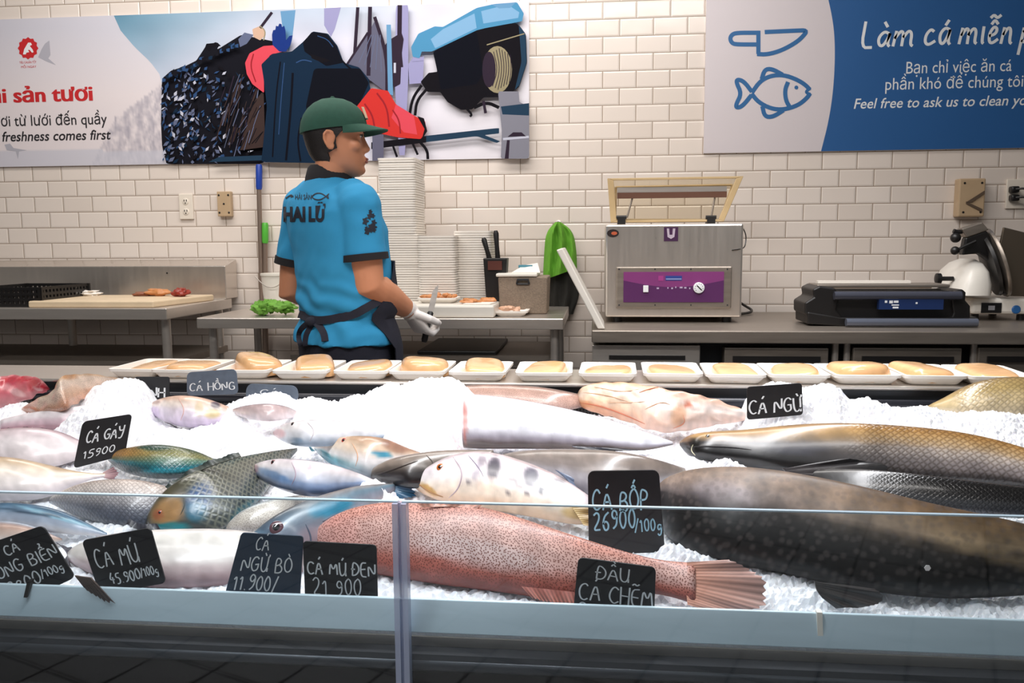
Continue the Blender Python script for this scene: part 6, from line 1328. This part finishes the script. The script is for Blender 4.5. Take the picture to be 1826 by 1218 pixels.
# arms
RS = tc(1.335, -.01)+PR*.163; LS = tc(1.34, -.01)-PR*.165
RE = at(657, 508, RS.y+.0); RW = at(730, 554, 2.80)
LE = LS+V((-.055, .01, -.285)); LW = LE+PF*.21+PR*.08+V((0, 0, -.03))
def armshape(S_, E_, W_):
    body.tube([S_+(S_-E_)*.12, S_, S_+(E_-S_)*.35, S_+(E_-S_)*.75, E_, E_+(W_-E_)*.2, E_+(W_-E_)*.45, E_+(W_-E_)*.8, W_], [.045, .058, .057, .053, .052, .054, .050, .037, .030], 18)
    body.ball(S_, .058, 16, 10)
armshape(RS, RE, RW); armshape(LS, LE, LW)
def hand(target, W_, dirv, palm_n, grow=0, side=1):
    """palm and five curled fingers closing on a handle; dirv points along the fingers, palm_n out of the palm"""
    d_ = dirv.normalized(); p_ = (palm_n-d_*palm_n.dot(d_)).normalized(); s_ = d_.cross(p_)*side
    rs = []
    for t_, a, b in ((-.01, .026, .022), (.015, .032, .019), (.045, .040, .017), (.075, .042, .015), (.088, .040, .012)):
        c = W_+d_*t_; rs.append([c+s_*((a+grow)*math.cos(q))+p_*((b+grow)*math.sin(q)) for q in [2*math.pi*k/20 for k in range(20)]])
    target.rings(rs)
    for k, (off, l) in enumerate(((.029, .066), (.010, .075), (-.010, .070), (-.028, .056))):
        b0 = W_+d_*.083+s_*off; a1 = R(28+6*k); a2 = R(92+6*k); a3 = R(140+5*k)
        q1 = b0+(d_*math.cos(a1)+p_*math.sin(a1))*l*.45; q2 = q1+(d_*math.cos(a2)+p_*math.sin(a2))*l*.33; q3 = q2+(d_*math.cos(a3)+p_*math.sin(a3))*l*.26
        target.tube([b0-d_*.02, b0, b0+(q1-b0)*.5, q1, (q1+q2)/2, q2, q3], [v+grow for v in (.009, .0098, .0094, .0092, .0086, .0082, .0066)], 12)
    t0 = W_+d_*.022+s_*.030+p_*.004; t1 = t0+d_*.030+s_*.022+p_*.016; t2 = t1+d_*.026+p_*.018-s_*.002; t3 = t2+d_*.016+p_*.012-s_*.010
    target.tube([W_+d_*.012+s_*.012, t0, t1, t2, t3], [v+grow for v in (.014, .0135, .0115, .010, .0075)], 12)
RD = V((.30, .30, -.62)); RP = V((.45, .55, .5))
hand(body, RW, RD, RP, 0, 1)
LD = (PF*.8+PR*.4+V((0, 0, -.35))); hand(body, LW, LD, V((0, 0, -1))+PR*.4, 0, -1)
# legs
HIP = V((PX+.03, PY, .9))
for s_ in (-1, 1):
    h_ = HIP+PR*(s_*.085); k_ = h_+PF*.02-UP*.40; a_ = h_-UP*.82-PF*.01
    body.tube([h_+UP*.03, h_-UP*.12, k_+UP*.1, k_, k_-UP*.12, a_+UP*.08, a_], [.085, .084, .062, .055, .056, .038, .036], 18)
    body.tube([a_-PF*.03+UP*.0, a_-UP*.03+PF*.02, a_-UP*.045+PF*.1, a_-UP*.05+PF*.16], [.036, .036, .032, .02], 14)
vs, fs, ns = remeshed(body, .0048, 4)
mb = MB(); mb.add(vs, fs); person = mb.build('person', M['skin'], fixn=False, ang=180)
tag(person, 'man in blue polo shirt and green cap seen from behind, holding a knife', 'person')
BODY_BVH = BVHTree.FromPolygons(vs, fs)
# face details
for s_ in (-1, 1):
    mb = MB(); mb.ball(H(s_*.032, .0775, .1205), (.0115, .0085, .0052), 16, 10, hx, 0); mb.ball(H(s_*.034, .0835, .1205), (.0052, .004, .0046), 12, 8, hx, 1)
    mb.build('eye', [mat('eye_white_%d' % s_, (214, 204, 198), .2), mat('iris_brown_%d' % s_, (40, 24, 18), .1)], person)
    mb = MB(); mb.tube([H(s_*.014, .0905, .1385), H(s_*.028, .0905, .1435), H(s_*.044, .083, .1425), H(s_*.054, .072, .137)], [.003, .0042, .0036, .0015], 8); mb.build('eyebrow', M['hair'], person)
    mb = MB(); mb.tube([H(s_*.019, .0835, .1215), H(s_*.032, .0865, .1262), H(s_*.045, .0785, .1225)], [.001, .0018, .001], 6); mb.build('eyelashes', M['hair'], person)
mb = MB(); mb.ball(H(0, .0965, .0515), (.0205, .0066, .0046), 16, 8, hx); mb.ball(H(0, .0945, .0428), (.0185, .0072, .005), 16, 8, hx); mb.build('lips', mat('lips', (152, 84, 72), .4), person)
# hair: shell round the back of the head below the cap, with sideburns
mb = MB(); nq = 44; z_l = [.035, .05, .065, .08, .095, .11, .125, .14, .155]
rsn = []
for z in z_l:
    f_, b, hw = [x for x in zip(*[(s[1], s[2], s[3]) for s in sec])][0:3] if False else (0, 0, 0)
    for (s0, s1) in zip(sec, sec[1:]):
        if s0[0] <= z <= s1[0]:
            w_ = (z-s0[0])/(s1[0]-s0[0]); f_, b, hw = [s0[i]+(s1[i]-s0[i])*w_ for i in (1, 2, 3)]
    c = (f_+b)/2; d_ = (f_-b)/2
    ext = .0 if z < .075 else (.03+.24*sm(.10, .155, z))                          # how far forward the hair comes (angle)
    base_ = R(180)*(.0)
    a0 = math.pi-ext*math.pi*.5+(.45 if z < .05 else .28 if z < .075 else 0); a1 = 2*math.pi+ext*math.pi*.5-(.45 if z < .05 else .28 if z < .075 else 0)
    out = []; inn = []
    for j in range(nq+1):
        t_ = a0+(a1-a0)*j/nq; k = .0075*min(1, (z-.028)/.03)+.0015*noise.noise(V((t_*9, z*60, 0)))
        cs, sn = math.copysign(abs(math.cos(t_))**.9, math.cos(t_)), math.copysign(abs(math.sin(t_))**.9, math.sin(t_))
        out.append(H((hw+k)*cs, c+(d_+k)*sn, z)); inn.append(H((hw-.004)*cs, c+(d_-.004)*sn, z))
    rsn.append(out+inn[::-1])
mb.rings(rsn); mb.build('hair', M['hair'], person)
# cap
mb = MB(); rs = []
for z, k in ((.142, .012), (.155, .0135), (.175, .014), (.195, .0135), (.213, .013), (.228, .012), (.239, .008), (.245, .002)):
    t_ = (z-.142)/(.245-.142); sc_ = math.sqrt(max(.0005, 1-t_**2.2)); sc_ = max(sc_, .03)
    rs.append([H((.0755+.012)*sc_*math.cos(q), -.006+(.094+.013)*sc_*math.sin(q), z+.012*math.sin(q)*(1-t_)) for q in [2*math.pi*j/48 for j in range(48)]])
mb.rings(rs); cap = mb.build('cap', M['cap'], person)
mb = MB(); up_ = []; nu, nv = 24, 10
for sd in (0, 1):
    for i in range(nu+1):
        q = R(18)+(R(162)-R(18))*i/nu
        for j in range(nv+1):
            v_ = j/nv; prof_ = math.sin(math.pi*i/nu)**.6
            rr_ = 1+v_*(.72*prof_)
            x = .0865*math.cos(q)*(1+.05*v_); y = -.006+.106*math.sin(q)+v_*.068*prof_
            mb.v.append(H(x, y, .150+.012*math.sin(q)-.015*v_-.16*x*x*(4+10*v_)*.6-(.004 if sd else 0)))
m_ = (nu+1)*(nv+1)
for i in range(nu):
    for j in range(nv):
        a = i*(nv+1)+j; mb.f += [(a, a+1, a+nv+2, a+nv+1), (m_+a, m_+a+nv+1, m_+a+nv+2, m_+a+1)]; mb.m += [0, 0]
per = [i*(nv+1) for i in range(nu+1)]+[nu*(nv+1)+j for j in range(1, nv+1)]+[i*(nv+1)+nv for i in range(nu-1, -1, -1)]+[j for j in range(nv-1, 0, -1)]
for i in range(len(per)): a, b = per[i], per[(i+1) % len(per)]; mb.f.append((a, a+m_, b+m_, b)); mb.m.append(0)
mb.build('visor', M['cap'], cap)
mb = MB(); mb.ball(H(0, -.006, .2455), (.007, .007, .004), 12, 6, hx); mb.build('cap_button', M['cap'], cap)
mb = MB(); mb.prism([H(-.022, .0965, .180), H(.022, .0965, .180), H(.020, .085, .215), H(-.020, .085, .215)], HF*.008); mb.build('badge', mat('cap_badge', (222, 190, 160), .6), cap, smooth=False)
# polo shirt
sh = MB()
ST = [(.892, .188, .148, .0), (.93, .184, .142, .0), (.972, .174, .130, .0), (.988, .170, .126, .0), (1.008, .178, .135, .003), (1.04, .180, .138, .006), (1.10, .178, .134, .008), (1.18, .182, .134, .008), (1.26, .190, .136, .004), (1.315, .188, .126, -.006), (1.355, .165, .110, -.012), (1.39, .125, .092, -.012), (1.42, .085, .078, -.006), (1.445, .07, .068, -.002)]
sh.rings([oval(tc(z, f_), a, b, n=56) for z, a, b, f_ in ST])
def sleeve(S_, E_, fl):
    d_ = E_-S_; sh.tube([S_-d_*.15+(tc(1.36)-S_)*.35, S_-d_*.02, S_+d_*.25, S_+d_*.5, S_+d_*.665], [.055, .070, .070, .069, .071], 28); sh.ball(S_+UP*.002, .071, 20, 12)
sleeve(RS, RE, 1); sleeve(LS, LE, -1)
vs, fs, ns = remeshed(sh, .006, 6)
for i, p in enumerate(vs):
    q = p-V((PX, PY, 0)); u_ = q.dot(PR); w_ = q.dot(PF)
    bl = math.exp(-((p.z-1.03)/.07)**2)
    fo = .006*noise.noise(V((u_*9+p.z*14, w_*9, p.z*7)))*(.4+bl)+.004*bl*math.sin(p.z*95+u_*38+3*noise.noise(p*12))+.005*math.exp(-((p.z-.93)/.05)**2)*math.sin(u_*60+w_*40)
    fo += .004*noise.noise(V((u_*22-p.z*16, w_*16, p.z*10+4)))
    vs[i] = p+ns[i]*fo
mb = MB(); mb.add(vs, fs); shirt = mb.build('polo_shirt', M['blue_shirt'], person, fixn=False, ang=180)
SH = BVHTree.FromPolygons(vs, fs)
for S_, E_ in ((RS, RE), (LS, LE)):
    d_ = E_-S_; mb = MB(); mb.tube([S_+d_*.60, S_+d_*.605, S_+d_*.69, S_+d_*.695], [.060, .0735, .0745, .060], 30); mb.build('cuff', M['black_cloth'], shirt)
mb = MB(); n = 40; rs = []
for z, k in ((1.412, .084), (1.43, .082), (1.452, .073), (1.460, .066), (1.456, .058), (1.43, .058)):
    rs.append([tc(z, -.004)+PR*(k*1.02*math.cos(q))+PF*(k*.98*math.sin(q))+UP*(-.022*max(0, math.sin(q)))+UP*(.010*max(0, -math.sin(q))*(z > 1.45)) for q in [2*math.pi*j/n for j in range(n)]])
mb.rings(rs); mb.build('collar', M['black_cloth'], shirt)
def onshirt(x, y, off=.0015, bv=None):
    h_ = (bv or SH).ray_cast(CAMP, ray(x, y).normalized())
    return None if h_[0] is None else h_[0]+h_[1]*off
# shirt back lettering
def shirt_print(name, polys, m, off=.0018):
    mb = MB()
    for vs_, fs_ in polys:
        bm = bmesh.new(); bv = [bm.verts.new((x, y, 0)) for x, y in vs_]
        for f_ in fs_:
            try: bm.faces.new([bv[i] for i in f_])
            except ValueError: pass
        bmesh.ops.triangulate(bm, faces=bm.faces)
        for _ in range(2): 
            es = [e for e in bm.edges if e.calc_length() > 3.5]
            if es: bmesh.ops.subdivide_edges(bm, edges=es, cuts=1)
            bmesh.ops.triangulate(bm, faces=bm.faces)
        bm.verts.index_update(); P_ = [onshirt(v.co.x, v.co.y, off) for v in bm.verts]
        ok = [p is not None for p in P_]
        mb.add([p if p else V((0, 0, 0)) for p in P_], [tuple(v.index for v in f_.verts) for f_ in bm.faces if all(ok[v.index] for v in f_.verts)])
        bm.free()
    return mb.build(name, m, shirt, smooth=False, fixn=False)
def tpx(txt, x0, x1, ybase, hpx, offset=0, skew=0, squeeze=None):
    vs_, fs_ = text_mesh(txt, 1, 0, offset); xa = min(v[0] for v in vs_); xb = max(v[0] for v in vs_); k = hpx/.72
    return [(x0+(a-xa)*(x1-x0)/(xb-xa), ybase-b*k+skew*((a-xa)/(xb-xa))) for a, b in vs_], fs_
def ribpx(pts, w, ch=2, closed=False):
    p = chaikin(pts, ch, closed)
    if closed: p = p+[p[0], p[1]]
    L, Q = ribbon2d(p, w); n = len(L); return L+Q, [(i, i+1, n+i+1, n+i) for i in range(n-1)]
pd = mat('shirt_print_dark', (24, 30, 44), .7)
shirt_print('shirt_lettering', [tpx('HAI', 506, 545, 394, 25, .05, 0)], pd); shirt_print('shirt_lettering', [tpx('LỮ', 551, 581, 394, 25, .05, 0)], pd); shirt_print('shirt_lettering', [tpx('Ồ', 491, 503, 393, 17, .03)], pd)
pr = [tpx('HẢI SẢN', 527, 556, 356, 9, .012)]
pr += [ribpx([(556, 351), (564, 345), (573, 345), (581, 350), (587, 356), (584, 349), (588, 345), (580, 352), (571, 357), (562, 356), (556, 351)], 1.8, 1), ribpx([(510, 354), (516, 350), (522, 347), (518, 352), (524, 350)], 2.2)]
shirt_print('shirt_emblem', pr, pd)
rr = random.Random(5); fl = []
for k in range(13):
    cx_ = 659+rr.uniform(-8, 8); cy_ = 397+rr.uniform(-20, 18); r_ = rr.uniform(3, 6)
    pts_ = [(cx_+r_*(1+.4*math.cos(5*q))*math.cos(q)*.8, cy_+r_*(1+.4*math.cos(5*q))*math.sin(q)) for q in [2*math.pi*j/20 for j in range(20)]]
    fl.append((pts_, [tuple(range(20))]))
shirt_print('sleeve_emblem', fl, mat('sleeve_print_dark', (24, 30, 44), .7))
# trousers
mb = MB(); tm = MB(); tm.rings([oval(tc(z), a, b) for z, a, b in ((.70, .14, .13), (.82, .172, .132), (.90, .180, .136), (.93, .170, .126))])
for s_ in (-1, 1):
    h_ = HIP+PR*(s_*.085); k_ = h_+PF*.02-UP*.40; a_ = h_-UP*.80-PF*.01
    tm.tube([h_+UP*.0, h_-UP*.12, k_+UP*.1, k_, k_-UP*.12, a_+UP*.08, a_-UP*.02], [.09, .098, .080, .073, .070, .062, .062], 20)
vs, fs, ns = remeshed(tm, .008, 3); mb.add(vs, fs); mb.build('trousers', M['navy'], person, fixn=False, ang=180)
for s_ in (-1, 1):
    a_ = HIP+PR*(s_*.085)-UP*.82-PF*.01; mb = MB()
    mb.rings([[a_+PF*(.06+(.145*math.sin(q)))+PR*(.045*k*math.cos(q))+UP*(z-a_.z) for q in [2*math.pi*j/24 for j in range(24)]] for z, k in ((.001, 1), (.03, 1.05), (.055, .95))]+[[a_+PF*(.02+(.08*math.sin(q)))+PR*(.043*math.cos(q))+UP*(.10-a_.z) for q in [2*math.pi*j/24 for j in range(24)]]]); mb.build('shoe', M['black'], person)
# apron: front panel, waist tie, bow
mb = MB(); rsA = []
for z in (.60, .70, .80, .88, .93, .975, .995, 1.03, 1.09, 1.16):
    a, b, f_ = [x for x in next((s[1:] for s in ST if s[0] >= z), ST[0][1:])]
    if z < .9: a, b, f_ = .192, .152, 0
    half = (R(70)+R(26)*sm(.86, .99, z)) if z < 1.0 else R(96-(z-1.0)*300)
    o_ = [tc(z, f_)+PR*((a+.012)*math.copysign(abs(math.cos(q))**.85, math.cos(q)))+PF*((b+.014)*math.copysign(abs(math.sin(q))**.85, math.sin(q))) for q in [math.pi/2-half+2*half*j/30 for j in range(31)]]
    i_ = [p+(tc(z, f_)-p).normalized()*.004 for p in o_]
    rsA.append(o_+i_[::-1])
mb.rings(rsA); apron = mb.build('apron', M['navy'], person)
def strap(pts, w, name, th=.004, bv=None):
    P_ = [onshirt(x, y, .005, bv) for x, y in resample(chaikin(pts, 2), 40)]
    P_ = [p for p in P_ if p is not None]; mb = MB(); rs = []
    if len(P_) < 3: print("strap misses", name); return
    for i, p in enumerate(P_):
        t_ = (P_[min(i+1, len(P_)-1)]-P_[max(0, i-1)]).normalized(); o_ = (CAMP-p).normalized(); s_ = t_.cross(o_).normalized(); o_ = s_.cross(t_)
        rs.append([p+s_*(w/2)-o_*th, p+s_*(w/2)+o_*th*.4, p-s_*(w/2)+o_*th*.4, p-s_*(w/2)-o_*th])
    mb.rings(rs); return mb.build(name, M['navy'], apron)
strap([(516, 548), (535, 560), (562, 572), (600, 570), (640, 556), (668, 540), (684, 533)], .026, 'waist_tie')
c_ = onshirt(561, 574, .012)
mb = MB(); mb.ball(c_, (.02, .014, .017), 14, 10); mb.build('knot', M['navy'], apron)
strap([(556, 574), (541, 585), (535, 600), (541, 618)], .020, 'bow_tail'); strap([(562, 576), (551, 590), (546, 604), (547, 622)], .017, 'bow_tail'); strap([(566, 575), (574, 585), (580, 598), (581, 609)], .022, 'bow_tail')
# slit at the shirt hem
# glove
gl = MB(); hand(gl, RW, RD, RP, .0028, 1); gl.tube([RW-(RW-RE).normalized()*.045, RW-(RW-RE).normalized()*.02, RW, RW+RD.normalized()*.02], [.034, .034, .031, .03], 20)
vs, fs, ns = remeshed(gl, .003, 3); mb = MB(); mb.add(vs, fs); mb.build('glove', M['glove'], person, fixn=False, ang=180)
g2 = MB(); hand(g2, LW, LD, V((0, 0, -1))+PR*.4, .0028, -1); vs, fs, ns = remeshed(g2, .003, 3); mb = MB(); mb.add(vs, fs); mb.build('glove', M['glove'], person, fixn=False, ang=180)
# knife in the right hand
d_ = RD.normalized(); p_ = (RP-d_*RP.dot(d_)).normalized(); s_ = d_.cross(p_)
kc = RW+d_*.088+p_*.030
tipd = (at(773, 533, kc.y+.02)-kc).normalized()
kn = thing('knife', tuple(kc-tipd*.06), 'knife held in the white-gloved right hand, blade pointing up right', 'knife')
mb = MB(); mb.tube([kc-tipd*.06, kc-tipd*.05, kc, kc+tipd*.045, kc+tipd*.05], [.008, .0115, .0105, .011, .007], 12); mb.build('handle', M['black'], kn)
sd = tipd.cross((CAMP-kc).normalized()).normalized(); q0 = kc+tipd*.05; o_ = tipd.cross(sd)*.001
mb = MB(); mb.prism([q0+sd*.010, q0-sd*.010, q0+tipd*.07-sd*.009, q0+tipd*.10+sd*.006, q0+tipd*.06+sd*.010], o_); mb.build('blade', M['steel'], kn, smooth=False)
